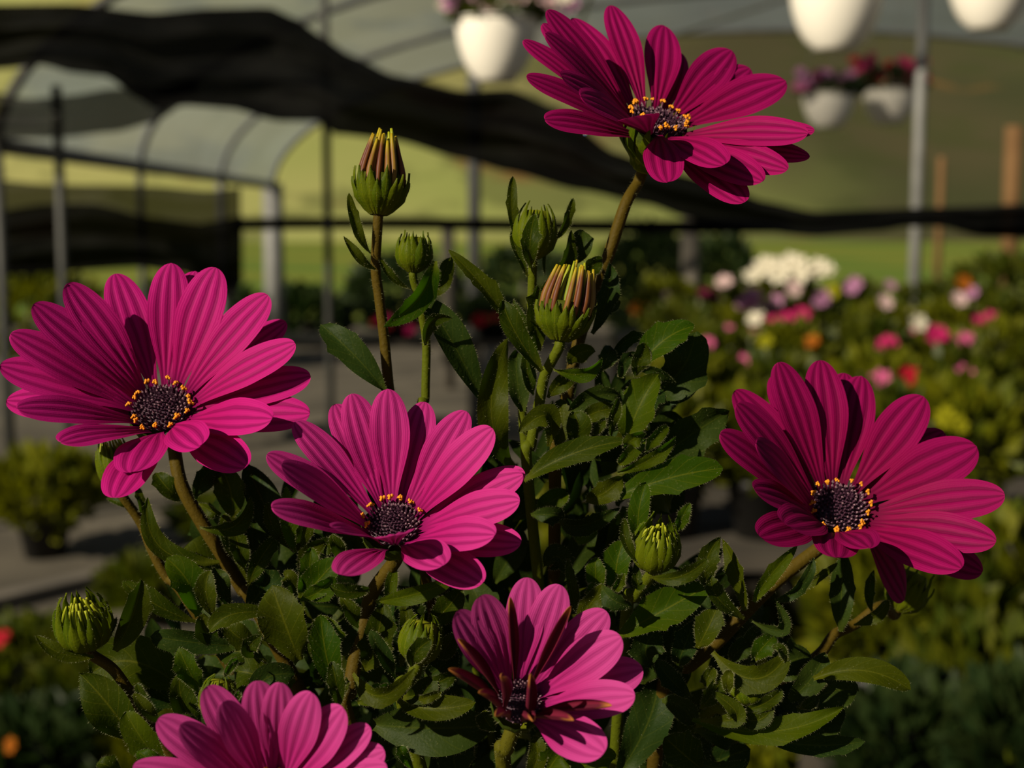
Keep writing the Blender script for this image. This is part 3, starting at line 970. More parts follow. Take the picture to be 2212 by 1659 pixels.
# ---------------------------------------------------------------- stems
def stem(pts, r, mtl='stem_olive', hairs=260, r1=None, name='stem'):
    q = spline(pts, 8)
    k = len(q)
    b = MB()
    r1 = r1 or r * 1.15
    rads = [r + (r1 - r) * i / (k - 1) for i in range(k)]
    b.tube(q, rads, 10)
    rnd = random.Random(int(pts[0].x * 1e6))
    for h in range(hairs):
        i = rnd.randrange(k - 1)
        f = rnd.random()
        p = q[i].lerp(q[i + 1], f)
        T = (q[i + 1] - q[i]).normalized()
        s = Quaternion(T, rnd.uniform(0, 2 * PI)) @ T.orthogonal().normalized()
        b.hair(p + s * rads[i] * 0.97, (s + T * rnd.uniform(-.3, .3)).normalized(), rnd.uniform(.0005, .0011), .000035)
    return b.build(name, [mtl, 'hair'], pts[0], plant)

def zst(z, pts, d):
    """stem control points from a zoom frame; d = (start depth, end depth)"""
    m = len(pts) - 1
    out = []
    for i, p in enumerate(pts):
        x = zp(z, p)
        out.append(P(x[0], x[1], d[0] + (d[1] - d[0]) * i / m))
    return out

# ---------------------------------------------------------------- leaves
LEAFN = [0]
ZD = dict(G=.338, I=.336, J=.340, K=.318, L=.322, M=.322, N=.326, X=.34)
def leaf(z, b_, m_, t_, w, zb=0, zt=0, roll=None, mtl='leaf', fold=0.36, zm=None, teeth=None, hairs=True, org=None):
    LEAFN[0] += 1
    rnd = random.Random(LEAFN[0] * 31 + 5)
    d0 = ZD[z]
    s0 = ZONES[z][2]
    db, dt = d0 + zb / 1000, d0 + zt / 1000
    dm = d0 + (zm if zm is not None else (zb + zt) / 2 - 2) / 1000
    B, Mi, T_ = [P(*zp(z, p), d) for p, d in ((b_, db), (m_, dm), (t_, dt))]
    ct = Mi * 2 - (B + T_) * 0.5
    if roll is None:
        roll = rnd.uniform(-32, 32)
    roll = math.radians(roll)
    half = w / s0 / FPX * (db + dt) / 2 / max(0.5, math.cos(roll))
    NL, NW = 19, 7
    bfr = MB()
    rows, uvs = [], []
    tooth = []
    nt = teeth if teeth is not None else rnd.choice((0, 1, 1, 2))
    for sgn in (-1, 1):
        for k in range(nt):
            tooth.append((sgn, rnd.uniform(0.4, 0.82), rnd.uniform(0.14, 0.34)))
    ph = rnd.uniform(0, 6.28)
    te = rnd.uniform(0.55, 0.9)
    sp_ = 0.85 / (0.85 + te)
    tn = sp_ ** 0.85 * (1 - sp_) ** te
    wav = rnd.uniform(0.08, 0.28)
    for i in range(NL):
        s = i / (NL - 1)
        c = B * (1 - s) ** 2 + ct * 2 * s * (1 - s) + T_ * s * s
        T = ((ct - B) * (1 - s) + (T_ - ct) * s).normalized()
        vc = (CAM - c).normalized()
        Sd = T.cross(vc)
        if Sd.length < 0.15:
            Sd = T.cross(UP)
        Sd.normalize()
        Sd = Quaternion(T, roll) @ Sd
        N = Sd.cross(T)
        w0 = (s ** 0.85) * ((1 - s) ** te) / tn if 0 < s < 1 else 0
        w0 = max(w0, 0.17 * (1 - s) + 0.012)
        row, ur = [], []
        for j in range(NW):
            t = -1 + 2 * j / (NW - 1)
            ww = w0
            for sg, st, am in tooth:
                if sg * t > 0:
                    dd = (s - st)
                    if -0.10 < dd < 0.03:
                        ww += am * (1 - (-dd / 0.10 if dd < 0 else dd / 0.03)) * abs(t) ** 3
            off = Sd * (t * ww * half) + N * (half * (fold * abs(t) * w0 * 1.1 + wav * abs(t) ** 2 * math.sin(s * 9 + ph + (1.5 if t > 0 else 0))))
            row.append(c + off)
            ur.append((j / (NW - 1), s))
        rows.append(row); uvs.append(ur)
    bfr.grid(rows, uvs)
    if hairs:
        for i in range(NL - 1):
            for j, o in ((0, -1), (NW - 1, 1)):
                for k in range(4):
                    f = rnd.random()
                    p = rows[i][j].lerp(rows[i + 1][j], f)
                    dr = (rows[i][j] - rows[i][NW // 2])
                    if dr.length < 1e-6:
                        continue
                    dr.normalize()
                    bfr.hair(p, (dr + V((rnd.uniform(-.4, .4), rnd.uniform(-.4, .4), rnd.uniform(-.4, .4)))).normalized(), rnd.uniform(.0003, .0007), .00004)
        for k in range(26):
            i = rnd.randrange(NL - 1); j = rnd.randrange(NW - 1)
            p = rows[i][j].lerp(rows[i + 1][j + 1], rnd.random())
            N = (rows[i][j + 1] - rows[i][j]).cross(rows[i + 1][j] - rows[i][j])
            if N.length < 1e-12:
                continue
            N.normalize()
            if N.dot(CAM - p) < 0:
                N = -N
            bfr.hair(p, (N + V((rnd.uniform(-.6, .6), rnd.uniform(-.6, .6), rnd.uniform(-.6, .6)))).normalized(), rnd.uniform(.0003, .0006), .000035)
    return bfr.build('leaf', [mtl, 'hair'], B, plant)

# ---------------------------------------------------------------- buds
def bud(label, z, base, top, rad, depth, inner='closed', nb=14, seed=0, toward=0.0, prof_top=0.45, flare=0.0, blen=1.0, plen=1.0, plean=0.0):
    rnd = random.Random(seed)
    s0 = ZONES[z][2]
    pb, pt = zp(z, base), zp(z, top)
    B = P(pb[0], pb[1], depth)
    T_ = P(pt[0], pt[1], depth - toward)
    ax = (T_ - B)
    H = ax.length
    ax.normalize()
    R = rad / s0 / FPX * depth
    a, b2 = frame(ax)
    def prof(h):                      # bud outline, h in 0..1
        return R * (0.22 + 0.78 * math.sin(PI * min(1, (0.04 + h * 0.96)) ** 0.72) ** 0.8) if h < 0.58 else R * (prof_top + (1 - prof_top) * (0.5 + 0.5 * math.cos(PI * (h - 0.45) / 0.62 if h > 0.45 else 0)))
    def pr(h):
        k = [(0, .22), (.08, .55), (.2, .86), (.38, 1.0), (.55, .98), (.75, .82), (.9, .6), (1.0, prof_top), (1.3, prof_top * .9)]
        for i in range(len(k) - 1):
            if h <= k[i + 1][0]:
                f = (h - k[i][0]) / (k[i + 1][0] - k[i][0])
                f = f * f * (3 - 2 * f) * 0.5 + f * 0.5
                return R * (k[i][1] * (1 - f) + k[i + 1][1] * f)
        return R * prof_top
    core = MB()
    hs = [0, .04, .1, .2, .35, .5, .62, .74, .84] if inner == 'closed' else [0, .04, .1, .2, .35, .45, .5]
    rows = [[B + ax * (h * H) + (a * math.cos(2 * PI * k / 18) + b2 * math.sin(2 * PI * k / 18)) * pr(h) * 0.9 for k in range(18)] for h in hs]
    hl = hs[-1]
    rows.append([B + ax * ((hl + .03) * H) + (a * math.cos(2 * PI * k / 18) + b2 * math.sin(2 * PI * k / 18)) * R * 0.02 for k in range(18)])
    core.grid(rows, None, 0, closed=True)
    bo = core.build('bud', ['cup' if inner == 'closed' else 'stem_green'], B, plant, label=label)
    # bracts in two whorls
    for wh in range(2):
        for k in range(nb):
            th = 2 * PI * (k + 0.5 * wh + rnd.uniform(-.12, .12)) / nb
            top_h = (0.98 if inner == 'closed' else 0.56) * blen * rnd.uniform(.86, 1.08) * (0.86 if wh else 1.0)
            bb = MB()
            rows, uvs = [], []
            n_ = 10
            for i in range(n_):
                s = i / (n_ - 1)
                h = s * top_h
                r = pr(h) * (1.0 + 0.05 * wh) + R * flare * smooth((s - .6) / .4) + R * 0.03
                wa = (2 * PI / nb) * 0.52 * (0.55 + 0.45 * math.sin(PI * min(1, s * 1.2))) * (1 - s ** 3) ** 0.9 + 0.004
                row, ur = [], []
                for j, t in enumerate((-1, -.5, 0, .5, 1)):
                    an = th + t * wa
                    dirr = a * math.cos(an) + b2 * math.sin(an)
                    row.append(B + ax * (h * H) + dirr * (r + R * 0.085 * (1 - t * t)))
                    ur.append(((t + 1) / 2, s))
                rows.append(row); uvs.append(ur)
            bb.grid(rows, uvs)
            for q in range(26):
                i = rnd.randrange(n_ - 1); j = rnd.choice((0, 4, 2))
                p = rows[i][j].lerp(rows[i + 1][j], rnd.random())
                dr = (p - B - ax * (p - B).dot(ax)).normalized()
                bb.hair(p, (dr + V((rnd.uniform(-.4, .4), rnd.uniform(-.4, .4), rnd.uniform(-.4, .4)))).normalized(), rnd.uniform(.0003, .0007), .000035)
            bb.build('bract', ['bract', 'hair'], rows[0][2], bo)
    if inner != 'closed':
        lean = (a * plean)
        for ring, (cnt, rf, tf, hf) in enumerate(((15, 0.86, 0.50, 1.0), (10, 0.55, 0.26, 1.08))):
            for k in range(cnt):
                th = 2 * PI * (k + rnd.uniform(-.25, .25) + .5 * ring) / cnt
                dr = a * math.cos(th) + b2 * math.sin(th)
                hh = hf * plen * rnd.uniform(.9, 1.02)
                p0 = B + ax * (0.32 * H) + dr * R * rf
                p3 = B + ax * (hh * H) + dr * R * tf * prof_top / 0.45 + lean * R * rnd.uniform(.6, 1.3)
                p1 = p0.lerp(p3, .35) + dr * R * 0.10
                p2 = p0.lerp(p3, .7) + dr * R * 0.06
                q = spline([p0, p1, p2, p3], 3)
                rr = R * rnd.uniform(.105, .14)
                m_ = len(q) - 1
                rads = [rr * (0.9 if i < m_ * .3 else 1) * (1 - 0.62 * (i / m_) ** 2) for i in range(m_ + 1)]
                tb = MB()
                tb.tube(q, rads, 7)
                mm = 'rolled_green' if inner == 'lime' else rnd.choice(('rolled_brown', 'rolled_gold', 'rolled_brown', 'rolled_gold') if ring == 0 else ('rolled_gold', 'rolled_green'))
                tb.build('rolled_petal', mm, p0, bo)
    return B, ax, R
# ================================================================== flowers
n_ = dict(w=1.0)
F1 = flower('wide open magenta daisy at the left with the full ring of orange pollen', 'A', (1035, 1025), .335, 333, (0.0, .62, .78), [
    (1095, 86), (1380, 112, dict(w=1.12)), (1250, 138, dict(z=-2)), (1712, 285), (1828, 455, dict(w=.85, z=-1.5)), (1888, 598, dict(w=.95)),
    (1988, 805, dict(z=-1.5)), (1985, 1050, dict(z=-3, e=5)), (1745, 1085), (1580, 1388, dict(z=-3, e=-5)), (1275, 1252, dict(e=30, w=1.0)),
    (838, 1418, dict(e=12, w=1.1)), (735, 1586, dict(z=-3, e=-14, w=1.1)), (388, 1240), (108, 1018), (38, 958, dict(z=-2.5)), (0, 735),
    (65, 540, dict(z=-1.5)), (215, 345), (432, 212, dict(z=-1.5)), (735, 152, dict(w=1.05))],
    'petal_mid', elev=16, pollen=17, seed=1)
F2 = flower('bright rose magenta daisy at the centre with cupped petals', 'B', (1040, 1140), .318, 312, (0.02, .66, .75), [
    (1000, 76, dict(w=1.05)), (715, 113, dict(z=-2)), (592, 188), (275, 330), (58, 585, dict(z=-2)), (170, 668), (92, 1005, dict(z=-1.5)),
    (580, 1160, dict(w=.8, e=35)), (1060, 1215, dict(side='n', e=50, w=1.0)), (640, 1520, dict(z=-3, e=0, w=1.05)), (1432, 1450, dict(e=5)),
    (1735, 1590, dict(z=-3, e=-8)), (2040, 1275, dict(z=-2.5)), (1840, 1215), (2030, 945, dict(w=1.1)), (2060, 745, dict(z=-1.5)), (2066, 715, dict(z=-3)),
    (1815, 380, dict(w=1.12)), (1610, 245, dict(z=-2)), (1290, 172, dict(z=-2.5))],
    'petal_rose', elev=30, pollen=15, pollen_arc=[(15, 200)], seed=2)
F3 = flower('deep crimson daisy at the top seen from the side on its tall stem', 'C', (1040, 880), .345, 336, (.24, .80, .55), [
    (715, 36, dict(w=.95)), (265, 72), (450, 120, dict(z=-1.5)), (232, 172, dict(z=-2)), (246, 240), (95, 288, dict(z=-3, w=.8)), (120, 540, dict(z=-3, w=.9)), (366, 530, dict(z=-1)),
    (498, 685, dict(e=22)), (248, 850, dict(z=-3, e=0)), (870, 818, dict(side='n', e=30)), (1110, 1276, dict(e=2, w=1.05, z=1)),
    (1510, 1155, dict(e=10)), (1655, 1420, dict(z=-3, e=-8)), (1780, 1280, dict(z=-2, e=0)), (1955, 1195), (2112, 1108, dict(z=-2.5, w=.7)), (2146, 917, dict(z=-3, w=.8)), (2098, 935, dict(w=1.0)),
    (1940, 570, dict(w=1.2)), (1690, 478, dict(z=-2)), (1560, 355, dict(w=1.15)), (1205, 362, dict(z=-3, w=.8)), (1090, 176, dict(w=1.05))],
    'petal_deep', elev=20, pollen=18, seed=3, bracts=13, face=.38, wid=.88)
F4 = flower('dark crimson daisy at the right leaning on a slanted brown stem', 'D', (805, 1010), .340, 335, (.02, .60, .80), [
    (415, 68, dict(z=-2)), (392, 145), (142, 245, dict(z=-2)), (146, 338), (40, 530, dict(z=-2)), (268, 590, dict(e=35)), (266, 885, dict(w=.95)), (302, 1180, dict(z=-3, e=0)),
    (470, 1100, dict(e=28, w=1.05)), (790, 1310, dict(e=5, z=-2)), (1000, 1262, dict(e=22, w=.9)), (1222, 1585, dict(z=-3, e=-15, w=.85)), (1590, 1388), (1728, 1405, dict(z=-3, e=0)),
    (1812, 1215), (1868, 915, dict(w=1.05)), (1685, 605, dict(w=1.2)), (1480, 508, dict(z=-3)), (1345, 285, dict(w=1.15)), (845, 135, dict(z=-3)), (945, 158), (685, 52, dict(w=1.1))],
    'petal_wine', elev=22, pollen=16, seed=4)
F5 = flower('half open pink daisy low in the middle with several petals still rolled', 'E', (680, 1130), .298, 272, (.04, .52, .85), [
    (178, 385, dict(w=1.1)), (372, 252, dict(w=1.15)), (752, 104, dict(w=1.1)), (1015, 160, dict(w=1.15)), (1398, 378, dict(w=1.15)), (1520, 590, dict(w=1.25)),
    (1695, 850, dict(w=1.2)), (1632, 1070, dict(w=1.15)), (1375, 1540, dict(w=1.35, e=5)),
    (610, 262, dict(rolled=True, w=.6)), (1108, 335, dict(rolled=True, w=.6)), (182, 605, dict(rolled=True, w=.6)), (106, 852, dict(rolled=True, w=.6)),
    (1445, 1150, dict(rolled=True, w=.6)), (1132, 1272, dict(rolled=True, w=.6, e=20)), (776, 885, dict(rolled=True, w=.6, side='n')), (532, 915, dict(rolled=True, w=.6, side='n')),
    (350, 1045, dict(rolled=True, w=.6, side='n')), (490, 1240, dict(rolled=True, w=.6, side='n')), (800, 1280, dict(rolled=True, w=.6, side='n'))],
    'petal_pink', elev=30, pollen=0, seed=5)
F6 = flower('clear pink daisy cut off by the lower edge of the picture', 'F', (1130, 1120), .286, 282, (.0, .58, .82), [
    (612, 232, dict(w=1.15)), (735, 352, dict(w=.95, e=50)), (1012, 186, dict(w=1.1)), (1192, 196, dict(z=-3)), (1448, 274, dict(w=1.1)), (1702, 398, dict(w=1.2)),
    (1915, 555, dict(z=-2.5)), (2030, 745, dict(w=1.15)), (2056, 880, dict(z=-2)), (225, 490, dict(w=1.15)), (400, 540, dict(e=45, w=.9)), (25, 868, dict(z=-2)),
    (120, 1130), (300, 1420), (620, 1560), (1000, 1600), (1400, 1580), (1800, 1440), (2020, 1180)],
    'petal_pink', elev=30, pollen=15, seed=6)

# ================================================================== stems
def under(F):
    c, n, R = F
    return [c - n * R * 0.30, c - n * R * 0.42]
ROOT = V((0.012, 0.372, 0.925))
def to_root(pts, r, mtl, hairs=320, f=0.0, jit=(0, 0)):
    e = ROOT + V((jit[0], jit[1], 0))
    keep = pts[:2]
    for q in pts[2:]:
        if (q - keep[-1]).length > .005:
            keep.append(q)
    pts = keep
    last = pts[-1]
    mid = last.lerp(e, .5) + V((0, 0, -0.004))
    return stem(pts + [mid, e], r, mtl, hairs)
to_root(under(F1) + zst('J', [(800, 330), (980, 660), (1150, 930), (1300, 1180), (1450, 1400)], (.346, .352)), .00165, 'stem_brown', jit=(-.02, 0))
to_root(under(F2) + zst('L', [(575, 340), (500, 600), (440, 850), (405, 1080), (385, 1300)], (.332, .328)), .00165, 'stem_brown', jit=(-.02, -.02))
to_root(under(F3) + zst('X', [(1352, 440), (1318, 540), (1280, 640), (1248, 745), (1225, 860), (1200, 1000)], (.350, .352)), .0015, 'stem_brown', jit=(0, .01))
to_root(under(F4) + zst('N', [(950, 235), (700, 480), (500, 690), (300, 860), (120, 1000)], (.351, .344)), .00175, 'stem_brown', jit=(.02, 0))
to_root(under(F5) + zst('E', [(580, 1500), (560, 1640)], (.310, .315)), .0017, 'stem_olive', jit=(0, -.025))
to_root(under(F6), .0017, 'stem_olive', jit=(-.03, -.03))

# ================================================================== buds
B1 = bud('tall bud with russet and gold rolled petals on the long stem at upper left', 'G', (368, 548), (405, 85), 148, .338, 'petals', 10, 11, prof_top=.42, blen=1.0, plen=.99, flare=.02)
B2 = bud('small closed green bud beside the tall russet bud', 'G', (570, 880), (580, 640), 98, .342, 'closed', 8, 12, prof_top=.55, flare=.12)
B3 = bud('closed green bud wrapped in narrow leaves below the top flower', 'G', (1262, 800), (1285, 475), 118, .342, 'closed', 8, 13, prof_top=.4, flare=.05)
B4 = bud('opening bud with loose gold and russet petals in the middle of the plant', 'G', (1415, 1275), (1490, 830), 160, .334, 'petals', 10, 14, prof_top=.62, plen=.98, blen=.85, plean=.12, flare=.0)
B5 = bud('round lime green bud on its own stem at lower left', 'K', (490, 585), (390, 175), 200, .316, 'lime', 10, 15, toward=.006, blen=1.75, prof_top=.42, flare=.10, plen=.84)
B6 = bud('round green bud with raised narrow leaves right of the centre', 'M', (900, 830), (975, 400), 190, .320, 'lime', 9, 16, toward=.006, blen=1.75, prof_top=.45, plen=.8)
B7 = bud('closed pointed green bud beside the half open pink flower', 'L', (900, 880), (970, 510), 148, .316, 'closed', 7, 17, prof_top=.32)
B8 = bud('hairy green bud just behind the lowest pink flower', 'K', (1490, 1120), (1540, 800), 135, .312, 'closed', 8, 18, prof_top=.3)
B9 = bud('green bud tucked among curling leaves at lower right', 'N', (760, 1150), (730, 880), 140, .322, 'closed', 10, 19, prof_top=.5)
B10 = bud('green bud half hidden behind the right crimson flower', 'N', (1800, 465), (1965, 150), 140, .378, 'closed', 10, 20, prof_top=.6, flare=.2)
B11 = bud('yellow green bud peeking out behind the left magenta flower', 'X', (262, 1060), (235, 935), 36, .352, 'lime', 10, 21, prof_top=.5, blen=1.6, plen=.85)
def bst(Bd):
    B, ax, R = Bd
    return [B + ax * R * .1, B - ax * R * .3]
to_root(bst(B1) + zst('G', [(357, 700), (352, 850), (372, 1020), (400, 1250), (430, 1560), (470, 1800)], (.339, .345)), .0012, 'stem_brown', jit=(-.01, .01))
to_root(bst(B2) + zst('G', [(600, 1030), (625, 1150), (645, 1300), (640, 1600), (650, 1850)], (.344, .350)), .0010, 'stem_green', jit=(0, .01))
to_root(bst(B3) + zst('G', [(1255, 1000), (1240, 1240), (1220, 1500), (1210, 1800)], (.344, .352)), .0011, 'stem_green', jit=(.01, .015))
to_root(bst(B4) + zst('I', [(770, 350), (720, 500), (680, 700), (620, 1000), (600, 1250)], (.336, .344)), .00125, 'stem_green', jit=(.01, 0))
to_root(bst(B5) + zst('K', [(680, 760), (830, 970), (960, 1160), (1120, 1400)], (.318, .326)), .00125, 'stem_brown', jit=(-.04, -.01))
to_root(bst(B6) + zst('M', [(830, 920), (760, 1060), (680, 1250)], (.324, .334)), .00135, 'stem_green', jit=(.01, -.01))
to_root(bst(B7) + zst('L', [(860, 1020), (800, 1200)], (.322, .33)), .0015, 'stem_green', jit=(-.01, -.02))
to_root(bst(B8), .0015, 'stem_green', jit=(-.03, -.02))
to_root(bst(B9) + zst('N', [(650, 1230), (400, 1280)], (.330, .34)), .0015, 'stem_green', jit=(.03, -.01))
to_root(bst(B10) + zst('N', [(1690, 430), (1500, 565), (1350, 640), (1240, 780), (1000, 950), (600, 1150)], (.362, .350)), .0013, 'stem_brown', jit=(.03, 0))
to_root(bst(B11) + zst('J', [(400, 480), (470, 640), (560, 860), (680, 1080), (900, 1350)], (.354, .356)), .0012, 'stem_brown', jit=(-.03, .01))
# ================================================================== leaves, group by group
Lf = leaf
# around the upper buds
Lf('G', (322, 770), (240, 620), (198, 418), 30, 0, -2, 20)
Lf('G', (350, 862), (255, 795), (168, 668), 27, 0, -3, 30)
Lf('G', (550, 975), (430, 890), (372, 772), 20, 4, 2, 30)
Lf('G', (690, 815), (610, 1020), (398, 1196), 62, 2, -4, -25, 'leaf_bright')
Lf('G', (660, 1030), (735, 920), (782, 792), 50, 6, 8, 20)
Lf('G', (405, 1565), (240, 1370), (32, 1178), 82, 2, 4, 10, 'leaf_dark')
Lf('G', (985, 1660), (800, 1290), (628, 1028), 88, 4, 0, 25, 'leaf_dark')
Lf('G', (640, 1300), (672, 1170), (795, 1142), 34, -2, -6, 30)
Lf('G', (1312, 1450), (1165, 1235), (1083, 1042), 62, -4, -6, 20)
Lf('G', (1135, 1180), (965, 950), (772, 752), 46, 2, 0, 35)
Lf('G', (1242, 1248), (1190, 1130), (1143, 1036), 20, 4, 3, 10)
Lf('G', (1165, 690), (1140, 520), (1145, 322), 30, 4, 4, 15)
Lf('G', (1248, 850), (1245, 700), (1272, 543), 46, -3, -5, 0, zm=-9)
Lf('G', (1395, 690), (1455, 580), (1492, 450), 24, 4, 4, 30)
Lf('G', (1232, 900), (1170, 760), (1140, 640), 26, 2, 4, 30)
Lf('G', (1290, 985), (1440, 840), (1482, 636), 42, 6, 6, 35)
Lf('G', (1490, 830), (1530, 730), (1552, 636), 66, 10, 10, 10, 'leaf_dark')
Lf('G', (1332, 900), (1325, 800), (1340, 735), 10, 10, 10, 0)
Lf('G', (1560, 930), (1600, 850), (1660, 800), 44, 6, 4, 20)
Lf('G', (1600, 1230), (1690, 1020), (1705, 820), 50, 8, 10, 20, 'leaf_dark')
Lf('G', (1600, 1120), (1680, 1075), (1765, 1062), 40, 12, 12, 15, 'leaf_dark')
Lf('G', (1290, 1330), (1280, 1150), (1290, 950), 60, 4, 3, 20)
# right middle whorls
Lf('I', (495, 1160), (335, 760), (460, 225), 105, 4, 2, 12, zm=-8, teeth=0)
Lf('I', (560, 760), (520, 520), (520, 320), 90, 10, 12, 10, 'leaf_dark')
Lf('I', (640, 640), (600, 500), (590, 330), 50, 8, 8, 20)
Lf('I', (785, 450), (980, 490), (1140, 378), 48, -4, -8, 35, 'leaf_bright')
Lf('I', (740, 660), (850, 540), (960, 470), 62, 4, 6, 15)
Lf('I', (1260, 520), (1290, 410), (1372, 345), 44, 4, 4, 20, 'leaf_dark')
Lf('I', (1380, 480), (1560, 260), (1785, 150), 100, 6, 4, -30, 'leaf_bright')
Lf('I', (1420, 640), (1680, 480), (1800, 190), 150, 12, 10, 20, 'leaf_dark')
Lf('I', (1420, 700), (1640, 560), (1880, 450), 135, 14, 14, 10, 'leaf_dark')
Lf('I', (1430, 1200), (1720, 960), (2045, 755), 130, 10, 8, 15, 'leaf_dark')
Lf('I', (1320, 960), (1390, 740), (1537, 488), 118, 2, 0, -18, 'leaf_bright')
Lf('I', (1190, 940), (1210, 800), (1250, 662), 36, 0, -2, 30)
Lf('I', (1080, 930), (1110, 870), (1152, 806), 30, 2, 2, 10)
Lf('I', (745, 1010), (740, 790), (530, 912), 76, 0, -8, 10, zm=-6)
Lf('I', (935, 1010), (960, 880), (925, 762), 88, 2, 0, 10)
Lf('I', (820, 1060), (830, 860), (830, 672), 66, 6, 8, 5)
Lf('I', (570, 1255), (900, 1070), (1308, 968), 82, -2, -6, -20)
Lf('I', (1450, 1050), (1510, 950), (1606, 868), 44, 0, -2, 20, 'leaf_bright')
Lf('I', (1240, 1195), (1480, 1100), (1664, 938), 46, -4, -6, 25, 'leaf_bright')
Lf('I', (1180, 1390), (1600, 1240), (1995, 1168), 115, -2, -6, -15, 'leaf_bright')
Lf('I', (1300, 1010), (1350, 960), (1450, 915), 50, -6, -8, 20, 'leaf_bright')
Lf('I', (1250, 1140), (1330, 1060), (1440, 960), 50, -5, -6, 20, 'leaf_bright')
Lf('I', (820, 1545), (1010, 1570), (1250, 1448), 62, 2, 0, 30, 'leaf_dark')
Lf('I', (1020, 1390), (1150, 1340), (1275, 1228), 76, 0, -3, 10)
Lf('I', (890, 770), (1060, 660), (1255, 640), 76, 6, 4, 20, 'leaf_dark')
Lf('I', (1125, 460), (1165, 380), (1190, 285), 58, 6, 6, 5, 'leaf_dark')
Lf('I', (900, 420), (970, 340), (1085, 330), 66, 6, 4, 10)
Lf('I', (1215, 430), (1290, 260), (1475, 220), 46, 8, 8, 30, 'leaf_dark')
Lf('I', (1340, 450), (1510, 470), (1660, 560), 34, 4, 6, 40, 'leaf_dark')
Lf('I', (1290, 800), (1450, 640), (1640, 520), 100, 12, 12, 10, 'leaf_dark')
Lf('I', (650, 1450), (770, 1400), (870, 1335), 74, 14, 14, 0, 'leaf_bright')
Lf('I', (950, 1700), (1010, 1640), (1095, 1600), 60, 12, 12, 0, 'leaf_bright')
Lf('I', (620, 1500), (760, 1500), (860, 1520), 60, 6, 6, 10, 'leaf_dark')
Lf('I', (1000, 820), (1100, 760), (1240, 740), 66, 6, 4, 10)
Lf('I', (1370, 500), (1400, 390), (1450, 270), 60, 4, 4, 20)
# under the left flower
Lf('J', (800, 450), (690, 360), (588, 228), 74, 8, 6, 10)
Lf('J', (920, 445), (980, 280), (1110, 150), 82, 2, 6, 20, 'leaf_dark')
Lf('J', (1210, 590), (1200, 380), (1115, 180), 118, 4, 6, -8)
Lf('J', (1720, 870), (1490, 520), (1340, 150), 130, 4, 8, 10, 'leaf_dark')
Lf('J', (1110, 955), (640, 850), (520, 432), 84, -4, -6, 15, teeth=0)
Lf('J', (955, 665), (1220, 670), (1372, 428), 60, -6, -10, 35)
Lf('J', (1345, 1150), (1450, 920), (1600, 735), 68, -6, -6, 10)
Lf('J', (930, 1400), (870, 1150), (678, 925), 128, -6, -10, 15, 'leaf_bright')
Lf('J', (1060, 1400), (1000, 1190), (1035, 1025), 78, -10, -12, -10)
Lf('J', (1190, 1330), (1120, 1150), (1070, 1000), 70, -4, -4, 20, 'leaf_dark')
Lf('J', (1760, 1760), (1640, 1450), (1535, 1145), 180, -16, -18, -12, 'leaf', teeth=1)
Lf('J', (1995, 1720), (1970, 1560), (1935, 1382), 125, -20, -20, 10, 'leaf_bright')
Lf('J', (255, 1680), (400, 1400), (472, 1100), 104, -22, -22, 25, 'leaf')
Lf('J', (920, 1450), (580, 1300), (318, 1108), 78, -10, -14, 20)
Lf('J', (1290, 1650), (880, 1610), (545, 1560), 96, -14, -20, -10, 'leaf_dark')
Lf('J', (1560, 1390), (1230, 1380), (1025, 1530), 78, -18, -24, 20)
Lf('J', (1110, 1610), (1000, 1520), (985, 1375), 90, -14, -18, 10)
Lf('J', (1420, 1640), (1250, 1560), (1130, 1420), 90, -14, -16, 20)
Lf('J', (1780, 1270), (1920, 1100), (2080, 930), 112, -12, -16, -10, 'leaf_bright')
Lf('J', (1770, 1270), (1950, 1180), (2050, 1080), 80, -13, -18, 20, 'leaf_bright')
Lf('J', (1760, 1260), (1830, 1060), (1850, 840), 76, -12, -14, 10, 'leaf_bright')
Lf('J', (1720, 1250), (1680, 1100), (1640, 1080), 60, -10, -12, 10)
Lf('J', (1740, 880), (1680, 640), (1650, 345), 76, -8, -10, 10, 'leaf_bright')
Lf('J', (1750, 880), (1800, 700), (1850, 540), 60, -8, -10, 20)
Lf('J', (2110, 930), (2060, 830), (2020, 735), 54, -14, -18, 20)
Lf('J', (1740, 860), (1560, 700), (1500, 470), 50, -4, -6, 20)
Lf('J', (1900, 900), (1990, 820), (2150, 860), 70, -6, -6, 10)
Lf('J', (1430, 980), (1380, 800), (1400, 600), 130, 6, 8, 10, 'leaf_dark')
Lf('J', (1240, 940), (1180, 760), (1150, 560), 60, 2, 2, 10)
Lf('J', (1320, 1010), (1270, 850), (1230, 660), 70, 0, 0, 10)
Lf('J', (1330, 1330), (1480, 1150), (1520, 980), 120, 4, 4, 10, 'leaf_dark')
Lf('J', (370, 520), (300, 480), (190, 438), 24, 14, 14, 20)
Lf('J', (475, 560), (465, 460), (430, 340), 34, 14, 14, 30)
Lf('J', (585, 900), (610, 820), (560, 730), 40, 10, 10, 20)
Lf('J', (940, 480), (1040, 540), (1110, 580), 40, -2, -4, 30)
Lf('J', (1800, 1100), (1830, 900), (1990, 790), 70, -8, -8, 10)
